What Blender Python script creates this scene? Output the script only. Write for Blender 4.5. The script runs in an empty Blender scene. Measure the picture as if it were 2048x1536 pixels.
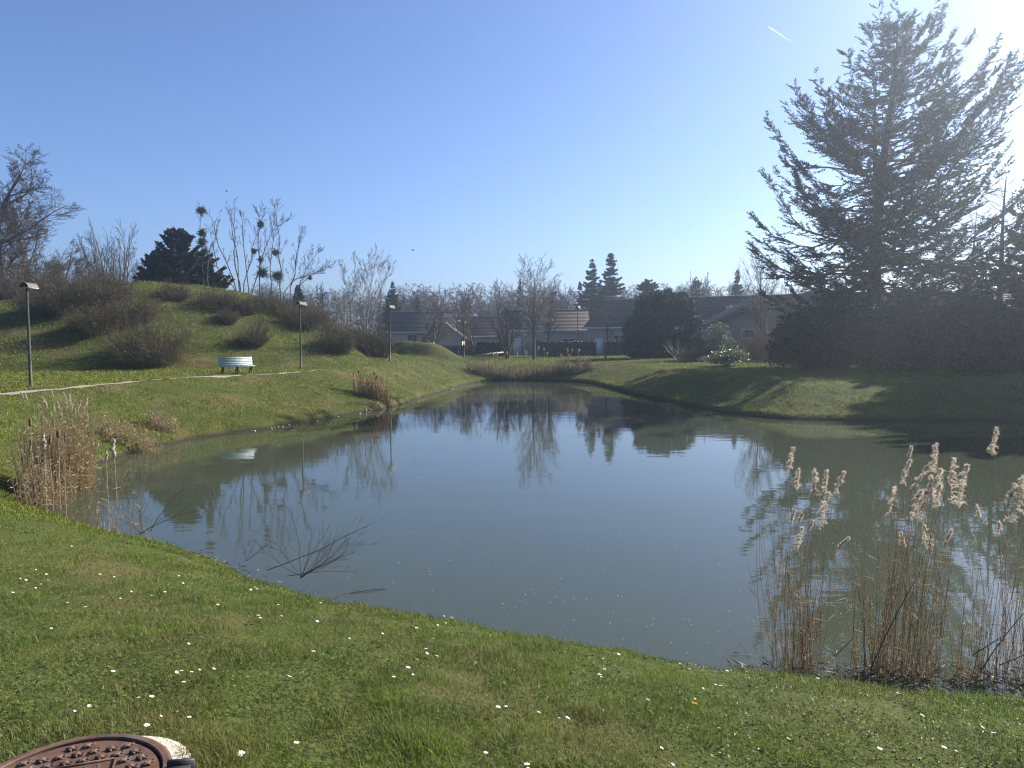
import bpy, math, random
import numpy as np
from mathutils import Vector

# ------------------------------------------------------------------ camera
sc = bpy.context.scene
COL = sc.collection
F, U0, V0, HZ = 1480.0, 1024.0, 768.0, 668.0        # focal length and horizon in photo pixels (2048 x 1536)
CZ = 1.9
PITCH = math.atan((V0 - HZ) / F)
cam_d = bpy.data.cameras.new('camera'); cam = bpy.data.objects.new('camera', cam_d); COL.objects.link(cam)
cam_d.sensor_width = 36.0; cam_d.lens = 36.0 * F / 2048.0
cam_d.clip_start = 0.05; cam_d.clip_end = 30000.0
cam.location = (0, 0, CZ); cam.rotation_euler = (math.pi / 2 - PITCH, 0, 0)
sc.camera = cam
sc.render.resolution_x, sc.render.resolution_y = 1024, 768
# ------------------------------------------------------------------ sky, sun, exposure
SUN_AZ, SUN_EL = math.radians(57), math.radians(31.5)  # azimuth from +Y towards +X
W = bpy.data.worlds.new('World'); sc.world = W; W.use_nodes = True
wn = W.node_tree.nodes; wl = W.node_tree.links
sky = wn.new('ShaderNodeTexSky'); sky.sky_type = 'NISHITA'; sky.sun_disc = False
sky.sun_elevation = SUN_EL; sky.sun_rotation = SUN_AZ
sky.altitude = 1500; sky.air_density = 1.0; sky.dust_density = 2.8; sky.ozone_density = 3.5
tn = wn.new('ShaderNodeMix'); tn.data_type = 'RGBA'; tn.blend_type = 'MULTIPLY'; tn.inputs[0].default_value = 1; tn.inputs[7].default_value = (0.90, 0.97, 1.15, 1)
wl.new(sky.outputs[0], tn.inputs[6]); wl.new(tn.outputs[2], wn['Background'].inputs[0]); wn['Background'].inputs[1].default_value = 0.062
SD = Vector((math.sin(SUN_AZ) * math.cos(SUN_EL), math.cos(SUN_AZ) * math.cos(SUN_EL), math.sin(SUN_EL)))
sun_d = bpy.data.lights.new('sun', 'SUN'); sun = bpy.data.objects.new('sun', sun_d); COL.objects.link(sun)
sun_d.energy = 5.0; sun_d.angle = math.radians(0.53); sun_d.color = (1.0, 0.94, 0.84)
sun.rotation_euler = SD.to_track_quat('Z', 'Y').to_euler()
sc.view_settings.view_transform = 'Standard'; sc.view_settings.look = 'None'
sc.view_settings.exposure = 1.38; sc.view_settings.gamma = 1.0
cy = sc.cycles
cy.use_denoising = True; cy.denoising_prefilter = 'ACCURATE'; cy.filter_width = 1.2; cy.use_adaptive_sampling = False; cy.max_bounces = 8; cy.diffuse_bounces = 3; cy.glossy_bounces = 3
cy.transmission_bounces = 4; cy.transparent_max_bounces = 6; cy.volume_bounces = 0
cy.caustics_reflective = False; cy.caustics_refractive = False

# ------------------------------------------------------------------ helpers
CP, SP = math.cos(PITCH), math.sin(PITCH)
def ray(u, v):
    a, b = (u - U0) / F, (V0 - v) / F
    return np.array([a, CP + b * SP, -SP + b * CP])
def at(u, v, y):                       # the point at distance y that the photo shows at (u, v)
    r = ray(u, v); t = y / r[1]
    return np.array([r[0] * t, y, CZ + r[2] * t])
def on(u, v, z):                       # ... or at height z
    r = ray(u, v); t = (z - CZ) / r[2]
    return np.array([r[0] * t, r[1] * t, z])
def ss(a, b, x):
    t = np.clip((x - a) / (b - a), 0, 1); return t * t * (3 - 2 * t)
def nrm(a):
    return a / np.maximum(np.linalg.norm(a, axis=-1, keepdims=True), 1e-9)

def mat(name, c1, c2, scale=5.0, rough=0.85, trans=0.0, bump=0.0, spec=0.25, tint=None, detail=5.0, tcol=None, lo=0.35, hi=0.65, bscale=None, metal=0.0, c3=None, scale3=0.3):
    m = bpy.data.materials.new(name); m.use_nodes = True
    nt = m.node_tree; N = nt.nodes; L = nt.links
    b = N['Principled BSDF']; out = N['Material Output']
    tc = N.new('ShaderNodeNewGeometry')
    nz = N.new('ShaderNodeTexNoise'); nz.inputs['Scale'].default_value = scale; nz.inputs['Detail'].default_value = detail
    L.new(tc.outputs['Position'], nz.inputs['Vector'])
    mr = N.new('ShaderNodeMapRange'); mr.inputs[1].default_value = lo; mr.inputs[2].default_value = hi
    L.new(nz.outputs[0], mr.inputs[0])
    mx = N.new('ShaderNodeMix'); mx.data_type = 'RGBA'
    mx.inputs[6].default_value = (*c1, 1); mx.inputs[7].default_value = (*c2, 1); L.new(mr.outputs[0], mx.inputs[0])
    col = mx.outputs[2]
    if c3 is not None:
        n3 = N.new('ShaderNodeTexNoise'); n3.inputs['Scale'].default_value = scale3; n3.inputs['Detail'].default_value = 4
        L.new(tc.outputs['Position'], n3.inputs['Vector'])
        r3 = N.new('ShaderNodeMapRange'); r3.inputs[1].default_value = 0.5; r3.inputs[2].default_value = 0.68
        L.new(n3.outputs[0], r3.inputs[0])
        m3 = N.new('ShaderNodeMix'); m3.data_type = 'RGBA'; m3.inputs[7].default_value = (*c3, 1)
        L.new(r3.outputs[0], m3.inputs[0]); L.new(col, m3.inputs[6]); col = m3.outputs[2]
    if tint is not None:
        at_ = N.new('ShaderNodeAttribute'); at_.attribute_name = 'tint'
        m2 = N.new('ShaderNodeMix'); m2.data_type = 'RGBA'; m2.inputs[7].default_value = (*tint, 1)
        L.new(at_.outputs['Fac'], m2.inputs[0]); L.new(col, m2.inputs[6]); col = m2.outputs[2]
    L.new(col, b.inputs['Base Color'])
    b.inputs['Roughness'].default_value = rough; b.inputs['Specular IOR Level'].default_value = spec
    b.inputs['Metallic'].default_value = metal
    if bump > 0:
        bn = N.new('ShaderNodeTexNoise'); bn.inputs['Scale'].default_value = bscale or scale * 3; bn.inputs['Detail'].default_value = 8
        L.new(tc.outputs['Position'], bn.inputs['Vector'])
        bp = N.new('ShaderNodeBump'); bp.inputs['Strength'].default_value = 1.0; bp.inputs['Distance'].default_value = bump
        L.new(bn.outputs[0], bp.inputs['Height']); L.new(bp.outputs[0], b.inputs['Normal'])
    if trans > 0:
        tr = N.new('ShaderNodeBsdfTranslucent'); ms = N.new('ShaderNodeMixShader'); ms.inputs[0].default_value = trans
        if tcol: tr.inputs[0].default_value = (*tcol, 1)
        else: L.new(col, tr.inputs[0])
        L.new(b.outputs[0], ms.inputs[1]); L.new(tr.outputs[0], ms.inputs[2]); L.new(ms.outputs[0], out.inputs[0])
    return m

class Geo:
    """collects vertices and faces; build() links them as ONE mesh object"""
    def __init__(s): s.V = []; s.Q = []; s.T = []; s.n = 0; s.t = []; s.qm = []; s.tm = []
    def add(s, V, Fc, mi=0, tint=0.0):
        V = np.asarray(V, float).reshape(-1, 3); Fc = np.asarray(Fc, np.int64)
        if len(Fc) == 0: return s
        if Fc.shape[1] == 4: s.Q.append(Fc + s.n); s.qm.append(np.full(len(Fc), mi))
        else: s.T.append(Fc + s.n); s.tm.append(np.full(len(Fc), mi))
        s.V.append(V); s.t.append(np.broadcast_to(np.asarray(tint, float), (len(V),))); s.n += len(V)
        return s
    def raw(s):
        return np.concatenate(s.V)
    def box(s, c, size, ax=None, mi=0, tint=0.0):
        h = np.array(size) / 2
        v = np.array([[x, y, z] for x in (-1, 1) for y in (-1, 1) for z in (-1, 1)]) * h
        if ax is not None: v = v @ np.array(ax, float)     # rows of ax = local axes in world space
        f = [[0, 1, 3, 2], [4, 6, 7, 5], [0, 4, 5, 1], [2, 3, 7, 6], [0, 2, 6, 4], [1, 5, 7, 3]]
        return s.add(v + np.array(c, float), f, mi, tint)
    def tubes(s, P, R, sides=4, mi=0, cap=False, tint=0.0):
        P = np.asarray(P, float); R = np.asarray(R, float)
        if P.ndim == 2: P = P[None]; R = R[None]
        N, n = P.shape[:2]
        if N == 0: return s
        T = np.empty_like(P); T[:, 1:-1] = P[:, 2:] - P[:, :-2]; T[:, 0] = P[:, 1] - P[:, 0]; T[:, -1] = P[:, -1] - P[:, -2]
        T = nrm(T)
        ref = np.where(np.abs(T[:, :1, 2:3]) > 0.9, np.array([1.0, 0, 0]), np.array([0, 0, 1.0])) + np.zeros_like(T)
        A = nrm(np.cross(T, ref)); B = np.cross(T, A)
        th = np.arange(sides) * 2 * math.pi / sides
        V = P[:, :, None] + R[:, :, None, None] * (A[:, :, None] * np.cos(th)[:, None] + B[:, :, None] * np.sin(th)[:, None])
        idx = np.arange(N * n * sides).reshape(N, n, sides)
        a = idx[:, :-1]; b = idx[:, 1:]
        q = np.stack([a, np.roll(a, -1, 2), np.roll(b, -1, 2), b], -1).reshape(-1, 4)
        tt = tint if np.ndim(tint) == 0 else np.repeat(np.asarray(tint), n * sides)
        s.add(V.reshape(-1, 3), q, mi, tt)
        if cap:
            for e in (0, n - 1):
                for k in range(N):
                    c = idx[k, e]; ctr = V[k, e].mean(0)
                    s.add(np.vstack([V[k, e], ctr]), [[i, (i + 1) % sides, sides] for i in range(sides)], mi, tint if np.ndim(tint) == 0 else 0)
        return s
    def leaves(s, P, A, B, mi=0, tint=0.0, kite=0.0):
        """diamond blades: centre P, half length A, half width B"""
        V = np.stack([P - A, P + B - A * kite, P + A, P - B - A * kite], 1).reshape(-1, 3)
        tt = tint if np.ndim(tint) == 0 else np.repeat(np.asarray(tint), 4)
        return s.add(V, np.arange(len(V)).reshape(-1, 4), mi, tt)
    def build(s, name, mats, parent=None, smooth=False):
        V = np.concatenate(s.V)
        if parent is not None:
            q_ = parent
            while q_ is not None: V = V - np.array(q_.location); q_ = q_.parent
        Q = np.concatenate(s.Q) if s.Q else np.zeros((0, 4), int); T = np.concatenate(s.T) if s.T else np.zeros((0, 3), int)
        me = bpy.data.meshes.new(name)
        me.vertices.add(len(V)); me.vertices.foreach_set('co', V.astype(np.float32).ravel())
        nl = Q.size + T.size
        me.loops.add(nl); me.loops.foreach_set('vertex_index', np.concatenate([Q.ravel(), T.ravel()]).astype(np.int32))
        me.polygons.add(len(Q) + len(T))
        st = np.concatenate([np.arange(len(Q)) * 4, Q.size + np.arange(len(T)) * 3]).astype(np.int32)
        me.polygons.foreach_set('loop_start', st)
        mi = np.concatenate((s.qm if s.Q else []) + (s.tm if s.T else [])).astype(np.int32)
        me.polygons.foreach_set('material_index', mi)
        if smooth: me.polygons.foreach_set('use_smooth', np.ones(len(mi), bool))
        t = np.concatenate(s.t)
        if np.any(t): me.attributes.new('tint', 'FLOAT', 'POINT').data.foreach_set('value', t.astype(np.float32))
        for m in (mats if isinstance(mats, (list, tuple)) else [mats]): me.materials.append(m)
        me.update(calc_edges=True)
        o = bpy.data.objects.new(name, me); COL.objects.link(o)
        if parent is not None: o.parent = parent
        return o

def tag(o, label=None, cat=None, group=None, kind=None):
    if label: o['label'] = label
    if cat: o['category'] = cat
    if group: o['group'] = group
    if kind: o['kind'] = kind
    return o
def thing(name, label, cat, loc, group=None):
    o = bpy.data.objects.new(name, None); COL.objects.link(o); o.location = Vector([float(c) for c in loc]); o.empty_display_size = 0.2
    return tag(o, label, cat, group)
def copy_tree(src, loc, label=None, rz=0.0, scale=None):
    def cp(o, par):
        c = o.copy(); COL.objects.link(c)
        if par is not None: c.parent = par
        for ch in o.children: cp(ch, c)
        return c
    r = cp(src, None); r.location = Vector([float(c) for c in loc]); r.rotation_euler = (0, 0, rz)
    if scale: r.scale = (scale,) * 3
    if label: r['label'] = label
    return r

# ------------------------------------------------------------------ terrain shape
WZ = -1.7                                                   # the water level
shore_px = [(1172, 766), (1060, 762), (950, 763), (905, 776), (860, 790), (800, 810), (760, 821), (700, 829), (600, 846), (500, 862), (400, 876), (340, 888), (260, 906), (200, 925), (130, 945),
            (60, 965), (25, 985), (60, 1015), (140, 1048), (250, 1085)]
shore = [on(u, v, WZ)[:2] for u, v in shore_px]
shore += [(-4.9, 11.7), (-3.0, 9.9), (-1.5, 8.75), (-0.2, 8.05), (0.9, 7.6), (2.1, 7.1), (3.4, 6.85), (4.7, 6.65), (6.6, 6.4), (9.0, 6.2), (14, 6.8), (24, 9), (36, 14), (44, 24), (40, 31), (31, 31.5)]
shore += [on(u, v, WZ)[:2] for u, v in [(2048, 842), (1900, 842), (1760, 842), (1640, 842), (1540, 838), (1450, 826), (1370, 811), (1300, 797), (1255, 786), (1215, 775)]]
shore = np.array(shore)
for _ in range(2):                                          # corner cutting
    a, b = shore, np.roll(shore, -1, 0)
    shore = np.stack([a * .75 + b * .25, a * .25 + b * .75], 1).reshape(-1, 2)
_rs = np.random.RandomState(7)
_pert = [(_rs.uniform(0.6, 2.6), _rs.uniform(0, 6.28), _rs.uniform(0, 6.28), _rs.uniform(.6, 1.4)) for _ in range(10)]
def wob(x, y, f=1.0):
    r = 0
    for k, p, q, a in _pert: r = r + a * np.sin(k * f * (x * math.cos(q) + y * math.sin(q)) + p + 1.3 * np.sin(.37 * k * f * (y * math.cos(q) - x * math.sin(q)) + q))
    return r / 4.5
def sdist(x, y):
    """distance from the shoreline, negative in the pond"""
    x = np.asarray(x, float); y = np.asarray(y, float); sh = x.shape
    p = np.stack([x.ravel(), y.ravel()], 1); best = np.full(len(p), 1e9); ins = np.zeros(len(p), bool)
    for a, b in zip(shore, np.roll(shore, -1, 0)):
        ab = b - a; L2 = ab @ ab
        t = np.clip(((p - a) @ ab) / L2, 0, 1)
        d = (p[:, 0] - a[0] - t * ab[0]) ** 2 + (p[:, 1] - a[1] - t * ab[1]) ** 2
        best = np.minimum(best, d)
        c = (a[1] > p[:, 1]) != (b[1] > p[:, 1])
        if abs(ab[1]) > 1e-9: ins ^= c & (p[:, 0] < a[0] + (p[:, 1] - a[1]) * ab[0] / ab[1])
    d = np.sqrt(best); d[ins] *= -1
    return d.reshape(sh)
ridge = []
for u, d, v in [(-500, 40, 640), (-200, 46, 618), (0, 50, 602), (150, 51, 583), (280, 52, 562), (400, 53.5, 571), (500, 55, 590), (560, 56, 615), (620, 57.5, 648), (700, 59, 682), (780, 61, 712)]:
    ridge.append(at(u, v, d))
ridge = np.array(ridge)
def hill(x, y):
    x = np.asarray(x, float); y = np.asarray(y, float); best = np.full(x.shape, 1e9); hh = np.zeros(x.shape)
    for a, b in zip(ridge[:-1], ridge[1:]):
        ab = (b - a)[:2]; t = np.clip(((x - a[0]) * ab[0] + (y - a[1]) * ab[1]) / (ab @ ab), 0, 1)
        d = np.hypot(x - a[0] - t * ab[0], y - a[1] - t * ab[1]); z = a[2] + t * (b[2] - a[2])
        k = d < best; best = np.where(k, d, best); hh = np.where(k, z, hh)
    front = np.where(y < np.interp(x, ridge[:, 0], ridge[:, 1]), 14.5, 22.0)
    t = np.clip(best / front, 0, 1)
    return np.maximum(hh, 0) * (0.62 * (1 - t) + 0.38 * (.5 + .5 * np.cos(math.pi * t))) * ss(0, .12, 1 - t)
MZ = 0.17
MH = on(128, 1584, MZ)                                    # middle of the manhole cover
def H(x, y, fine=True):
    x = np.asarray(x, float); y = np.asarray(y, float)
    s = sdist(x, y)
    s = s + np.where(np.abs(s) < 4, 0.10 * wob(x, y, 1.6) * (1 - ss(0, 4, np.abs(s))), 0)
    near = 1 - ss(13, 21, y)
    left = (1 - ss(-8.5, -3.0, x)) * (1 - ss(58, 70, y)); right = ss(2.5, 9.0, x)
    k = 2.5 + .9 * (1 - ss(-5.5, -1.0, x)) + .35 * ss(1.5, 4, x)
    zn = 2.1 * (1 - np.exp(-np.maximum(s, 0) / k))
    edge = 0.22 * (1 - np.exp(-np.maximum(s, 0) / .10))
    lw = np.interp(y, [20, 26, 33, 40.5, 55], [4.6, 4.7, 5.5, 3.6, 3.6])
    zl = edge + 1.48 * (np.clip(s / lw, 0, 1) * .8 + .2 * ss(0, lw, s))
    ze = edge + 0.93 * ss(-.5, 3.2, s)
    zr = edge + 1.05 * ss(-.3, 4.8, s) + 0.1 * ss(4, 14, s)
    zf = ze + (zl - ze) * left + (zr - ze) * right * (1 - left)
    z = zf + (zn - zf) * near
    z = WZ + z - 0.15 * ss(75, 110, y)
    z = np.where(s < 0, WZ - 0.9 * (1 - np.exp(s / 1.0)), z)
    hl = hill(x, y)
    z = z + hl * ss(2, 8, s)
    m = np.hypot((x + 7.6) / 3.3, (y - 62.6) / 1.45)           # the little mound by the path
    z = z + (1.25 + .22 * wob(x, y, .9)) * np.exp(-np.power(m + .12 * wob(x + 2, y, .8), 3)) 
    if fine:
        dry = ss(0.0, .5, s)
        z = z + dry * (0.018 * wob(x, y, 2.2) * ss(1.2, 2.5, s) + 0.016 * wob(x + 7, y - 3, 5.1) + 0.010 * (1 - ss(12, 20, y)) * wob(x - 9, y + 2, 9.5) + 0.05 * ss(0.3, 1.5, hl) * wob(x - 3, y, .9) + 0.04 * ss(14, 30, y) * wob(x, y, .33))
        f = 1 - ss(.42, .75, np.hypot(x - MH[0], y - MH[1])); z = z * (1 - f) + f * MZ
    return z
def Hz(x, y): return float(H(np.array([x]), np.array([y]))[0])
def hit(u, v, y0=3.0, y1=140.0):
    r = ray(u, v); ys = np.linspace(y0, y1, 2200); t = ys / r[1]
    g = H(r[0] * t, ys) - (CZ + r[2] * t); i = int(np.argmax(g > 0))
    if not g[i] > 0: i = int(np.argmax(np.where((ys > 20) & (ys < 75), g, -99)))     # just above the skyline
    return np.array([r[0] * t[i], ys[i], H(r[0] * t[i:i + 1], ys[i:i + 1])[0]])

def lines(segs):
    o = []
    for a, b, st in segs: o += list(np.arange(a, b, st))
    return np.array(o)
gx = lines([(-700, -200, 50), (-200, -60, 10), (-60, -30, 1), (-30, -20, .4), (-20, 26, .16), (26, 45, .5), (45, 100, 3), (100, 200, 20), (200, 701, 50)])
gy = lines([(-80, -10, 10), (-10, 1, 1), (1, 10, .12), (10, 62, .17), (62, 80, .6), (80, 120, 2), (120, 300, 20), (300, 901, 60)])
X, Y = np.meshgrid(gx, gy)
Z = H(X, Y)
idx = np.arange(X.size).reshape(X.shape)
quad = np.stack([idx[:-1, :-1], idx[:-1, 1:], idx[1:, 1:], idx[1:, :-1]], -1).reshape(-1, 4)
G_C1, G_C2, G_C3 = (0.050, 0.070, 0.014), (0.095, 0.118, 0.022), (0.135, 0.115, 0.040)
m_ground = mat('turf', (0.026, 0.036, 0.010), (0.076, 0.088, 0.019), scale=28, rough=.95, bump=.02, bscale=40, spec=.1, detail=9, lo=.32, hi=.66, c3=(0.095, 0.078, 0.034), scale3=.45)
nt = m_ground.node_tree; pb = nt.nodes['Principled BSDF']; src = pb.inputs['Base Color'].links[0].from_socket
ge = nt.nodes.new('ShaderNodeNewGeometry'); sx = nt.nodes.new('ShaderNodeSeparateXYZ'); nt.links.new(ge.outputs['Position'], sx.inputs[0])
mr = nt.nodes.new('ShaderNodeMapRange'); mr.inputs[1].default_value = WZ + .03; mr.inputs[2].default_value = WZ + .15; nt.links.new(sx.outputs['Z'], mr.inputs[0])
mm = nt.nodes.new('ShaderNodeMix'); mm.data_type = 'RGBA'; mm.inputs[6].default_value = (.030, .024, .016, 1); nt.links.new(mr.outputs[0], mm.inputs[0]); nt.links.new(src, mm.inputs[7]); nt.links.new(mm.outputs[2], pb.inputs['Base Color'])
g = Geo(); g.add(np.stack([X, Y, Z], -1).reshape(-1, 3), quad)
tag(g.build('ground', m_ground, smooth=True), kind='structure')

# water: murky pond, slow ripples
m_water = bpy.data.materials.new('pond_water'); m_water.use_nodes = True
nt = m_water.node_tree; b = nt.nodes['Principled BSDF']
b.inputs['Base Color'].default_value = (0.043, 0.052, 0.033, 1); b.inputs['Roughness'].default_value = 0.015; b.inputs['IOR'].default_value = 1.38
tc = nt.nodes.new('ShaderNodeNewGeometry'); hs = None
for sx, sy, sc_, w in ((.9, 2.4, 1.0, .0018), (2.5, 6.5, 1.0, .0007), (.25, .5, 1.0, .004)):
    mp = nt.nodes.new('ShaderNodeMapping'); mp.inputs['Scale'].default_value = (sx, sy, 1); nt.links.new(tc.outputs['Position'], mp.inputs[0])
    nz = nt.nodes.new('ShaderNodeTexNoise'); nz.inputs['Scale'].default_value = sc_; nz.inputs['Detail'].default_value = 3; nt.links.new(mp.outputs[0], nz.inputs['Vector'])
    mu = nt.nodes.new('ShaderNodeMath'); mu.operation = 'MULTIPLY'; mu.inputs[1].default_value = w; nt.links.new(nz.outputs[0], mu.inputs[0])
    if hs is None: hs = mu.outputs[0]
    else:
        ad = nt.nodes.new('ShaderNodeMath'); ad.operation = 'ADD'; nt.links.new(hs, ad.inputs[0]); nt.links.new(mu.outputs[0], ad.inputs[1]); hs = ad.outputs[0]
bp = nt.nodes.new('ShaderNodeBump'); bp.inputs['Strength'].default_value = 1; bp.inputs['Distance'].default_value = 1.0
nt.links.new(hs, bp.inputs['Height']); nt.links.new(bp.outputs[0], b.inputs['Normal'])
g = Geo(); g.add([(-22, 5, WZ), (50, 5, WZ), (50, 64, WZ), (-22, 64, WZ)], [[0, 1, 2, 3]])
tag(g.build('water', m_water), kind='structure')

# path along the far side of the left bank
m_path = mat('fine_gravel', (0.20, 0.18, 0.13), (0.30, 0.265, 0.20), scale=9, rough=.95, bump=.01)
pp = np.array([on(u, v, 0.0)[:2] for u, v in [(-420, 838), (-200, 809), (0, 787.5), (130, 775.5), (260, 765), (400, 755.3), (550, 746), (690, 737.5)]])
tt = np.linspace(0, len(pp) - 1, 260); px_ = np.interp(tt, np.arange(len(pp)), pp[:, 0]); py_ = np.interp(tt, np.arange(len(pp)), pp[:, 1])
tg = nrm(np.stack([np.gradient(px_), np.gradient(py_)], 1)); nn = np.stack([-tg[:, 1], tg[:, 0]], 1)
wd = np.linspace(.24, .18, 260) * (1 - ss(225, 260, np.arange(260)) * .8)
rows = []
for k in (-1, -.33, .33, 1):
    xx = px_ + nn[:, 0] * k * wd; yy = py_ + nn[:, 1] * k * wd; rows.append(np.stack([xx, yy, H(xx, yy) + .016], 1))
V = np.stack(rows, 1).reshape(-1, 3); ii = np.arange(260 * 4).reshape(260, 4)
g = Geo(); g.add(V, np.stack([ii[:-1, :-1], ii[:-1, 1:], ii[1:, 1:], ii[1:, :-1]], -1).reshape(-1, 4))
tag(g.build('path', m_path, smooth=True), kind='structure')
def pathd(x, y):
    d = np.full(np.shape(x), 1e9)
    for a, b in zip(pp[:-1], pp[1:]):
        ab = b - a; t = np.clip(((x - a[0]) * ab[0] + (y - a[1]) * ab[1]) / (ab @ ab), 0, 1)
        d = np.minimum(d, np.hypot(x - a[0] - t * ab[0], y - a[1] - t * ab[1]))
    return d

# ------------------------------------------------------------------ grass (stuff)
m_blade = mat('grass_blade', (0.050, 0.106, 0.009), (0.118, 0.184, 0.016), scale=2.2, rough=.6, trans=.45, spec=.18, tint=(0.27, 0.225, 0.115), c3=(0.128, 0.126, 0.030), scale3=.8)
def blades(rs, x, y, length, width, lean, tint):
    n = len(x); z = H(x, y) - .004
    P = np.stack([x, y, z], 1); a = rs.uniform(0, 2 * math.pi, n)
    dirh = np.stack([np.cos(a), np.sin(a), np.zeros(n)], 1)
    ws = a + rs.uniform(.8, 2.3, n); side = np.stack([np.cos(ws), np.sin(ws), np.zeros(n)], 1) * width[:, None] / 2
    up = np.array([0, 0, 1.0])
    l1 = lean; l2 = np.minimum(lean * rs.uniform(1.2, 1.9, n), 1.45)
    mid = P + (dirh * np.sin(l1)[:, None] + up * np.cos(l1)[:, None]) * (length * .55)[:, None]
    tip = mid + (dirh * np.sin(l2)[:, None] + up * np.cos(l2)[:, None]) * (length * .45)[:, None]
    V = np.stack([P - side, P + side, mid + side * .8, mid - side * .8, tip], 1).reshape(-1, 3)
    i = np.arange(n)[:, None] * 5
    return V, i + np.array([[0, 1, 2, 3]]), i + np.array([[3, 2, 4]]), np.repeat(tint, 5)
def add_blades(g, *a):
    V, q, t, ti = blades(*a); n = g.n
    g.add(V, q, 0, ti); g.T.append(t + n); g.tm.append(np.zeros(len(t)))
rs = np.random.RandomState(11)
n = 820000
r = 1.7 * (14.0 / 1.7) ** np.power(rs.rand(n), .80); th = rs.uniform(-.86, .86, n)
x, y = r * np.sin(th), r * np.cos(th)
s = sdist(x, y); clump = wob(x, y, 3.1) + .8 * wob(x + 5, y, 8.0)
keep = (s > .12) & (np.hypot(x - MH[0], y - MH[1]) > .40) & (rs.rand(n) < np.clip(.75 + .35 * clump, .22, 1) * (1 - .65 * ss(.55, 1.2, wob(x - 20, y + 8, 1.3))))
x, y, r, s, clump = x[keep], y[keep], r[keep], s[keep], clump[keep]; n = len(x)
lush = 1 - ss(.6, 2.6, s + .4 * wob(x, y, 1.1))
ln = (.016 + .032 * rs.rand(n) ** 1.5 + .03 * (rs.rand(n) < .015)) * (1 + .5 * np.clip(clump, -1, 1.5)) * (1 + 1.3 * lush * rs.rand(n) ** 2 * ss(-5, 1, x) * .8)
wdt = np.maximum(rs.uniform(.0022, .0042, n), r * .00055) * (1 + .5 * lush)
dry = np.where(rs.rand(n) < .17 + .16 * ss(.2, 1.2, wob(x + 11, y - 4, .9)) - .1 * lush, rs.uniform(.45, 1, n), rs.uniform(0, .22, n)) * (1 - .5 * lush)
g = Geo(); add_blades(g, rs, x, y, ln, wdt, rs.uniform(.15, 1.15, n), dry)
nf = 9000; x = rs.uniform(-3.5, 12, nf); y = rs.uniform(4.5, 12, nf); s = sdist(x, y); kf = (s > .35) & (s < 2.0 - .6 * rs.rand(nf)) & (rs.rand(nf) < np.clip(.5 + .6 * wob(x, y, 2.6), .1, 1)) & (rs.rand(nf) < ss(-3.5, .5, x) + .15); x, y = x[kf], y[kf]; nf = len(x)
add_blades(g, rs, x, y, rs.uniform(.06, .15, nf), rs.uniform(.004, .007, nf), rs.uniform(.05, .55, nf), rs.uniform(0, .12, nf))
tag(g.build('grass', m_blade), 'short daisy lawn grass of the near bank', 'grass', kind='stuff')

m_turf = mat('turf_tuft', (0.086, 0.138, 0.008), (0.170, 0.222, 0.014), scale=.9, rough=.7, trans=.3, spec=.2, tint=(0.26, 0.20, 0.07), c3=(0.195, 0.170, 0.028), scale3=.35)
n = 600000
r = 13.0 * (78.0 / 13.0) ** rs.rand(n); th = rs.uniform(-.80, .80, n)
x, y = r * np.sin(th), r * np.cos(th); s = sdist(x, y)
keep = (s > .05) & (pathd(x, y) > .30) & (y > 9)
x, y, r, s = x[keep], y[keep], r[keep], s[keep]; n = len(x); hl = hill(x, y)
ln = rs.uniform(.05, .11, n) * (1 + .5 * ss(.3, 1.5, hl)) * (1 + .5 * wob(x, y, 1.4).clip(-1, 1))
dry = np.where(rs.rand(n) < .12 + .25 * ss(0, 1.2, wob(x, y, .5)) * ss(.2, 1, hl), rs.uniform(.4, 1, n), rs.uniform(0, .25, n))
g = Geo(); add_blades(g, rs, x, y, ln, np.maximum(.010, r * .00075), rs.uniform(.2, 1.2, n), dry)
tag(g.build('turf_tufts', m_turf), 'mown grass on the banks, the hill and the far lawns', 'grass', kind='stuff')

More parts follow.
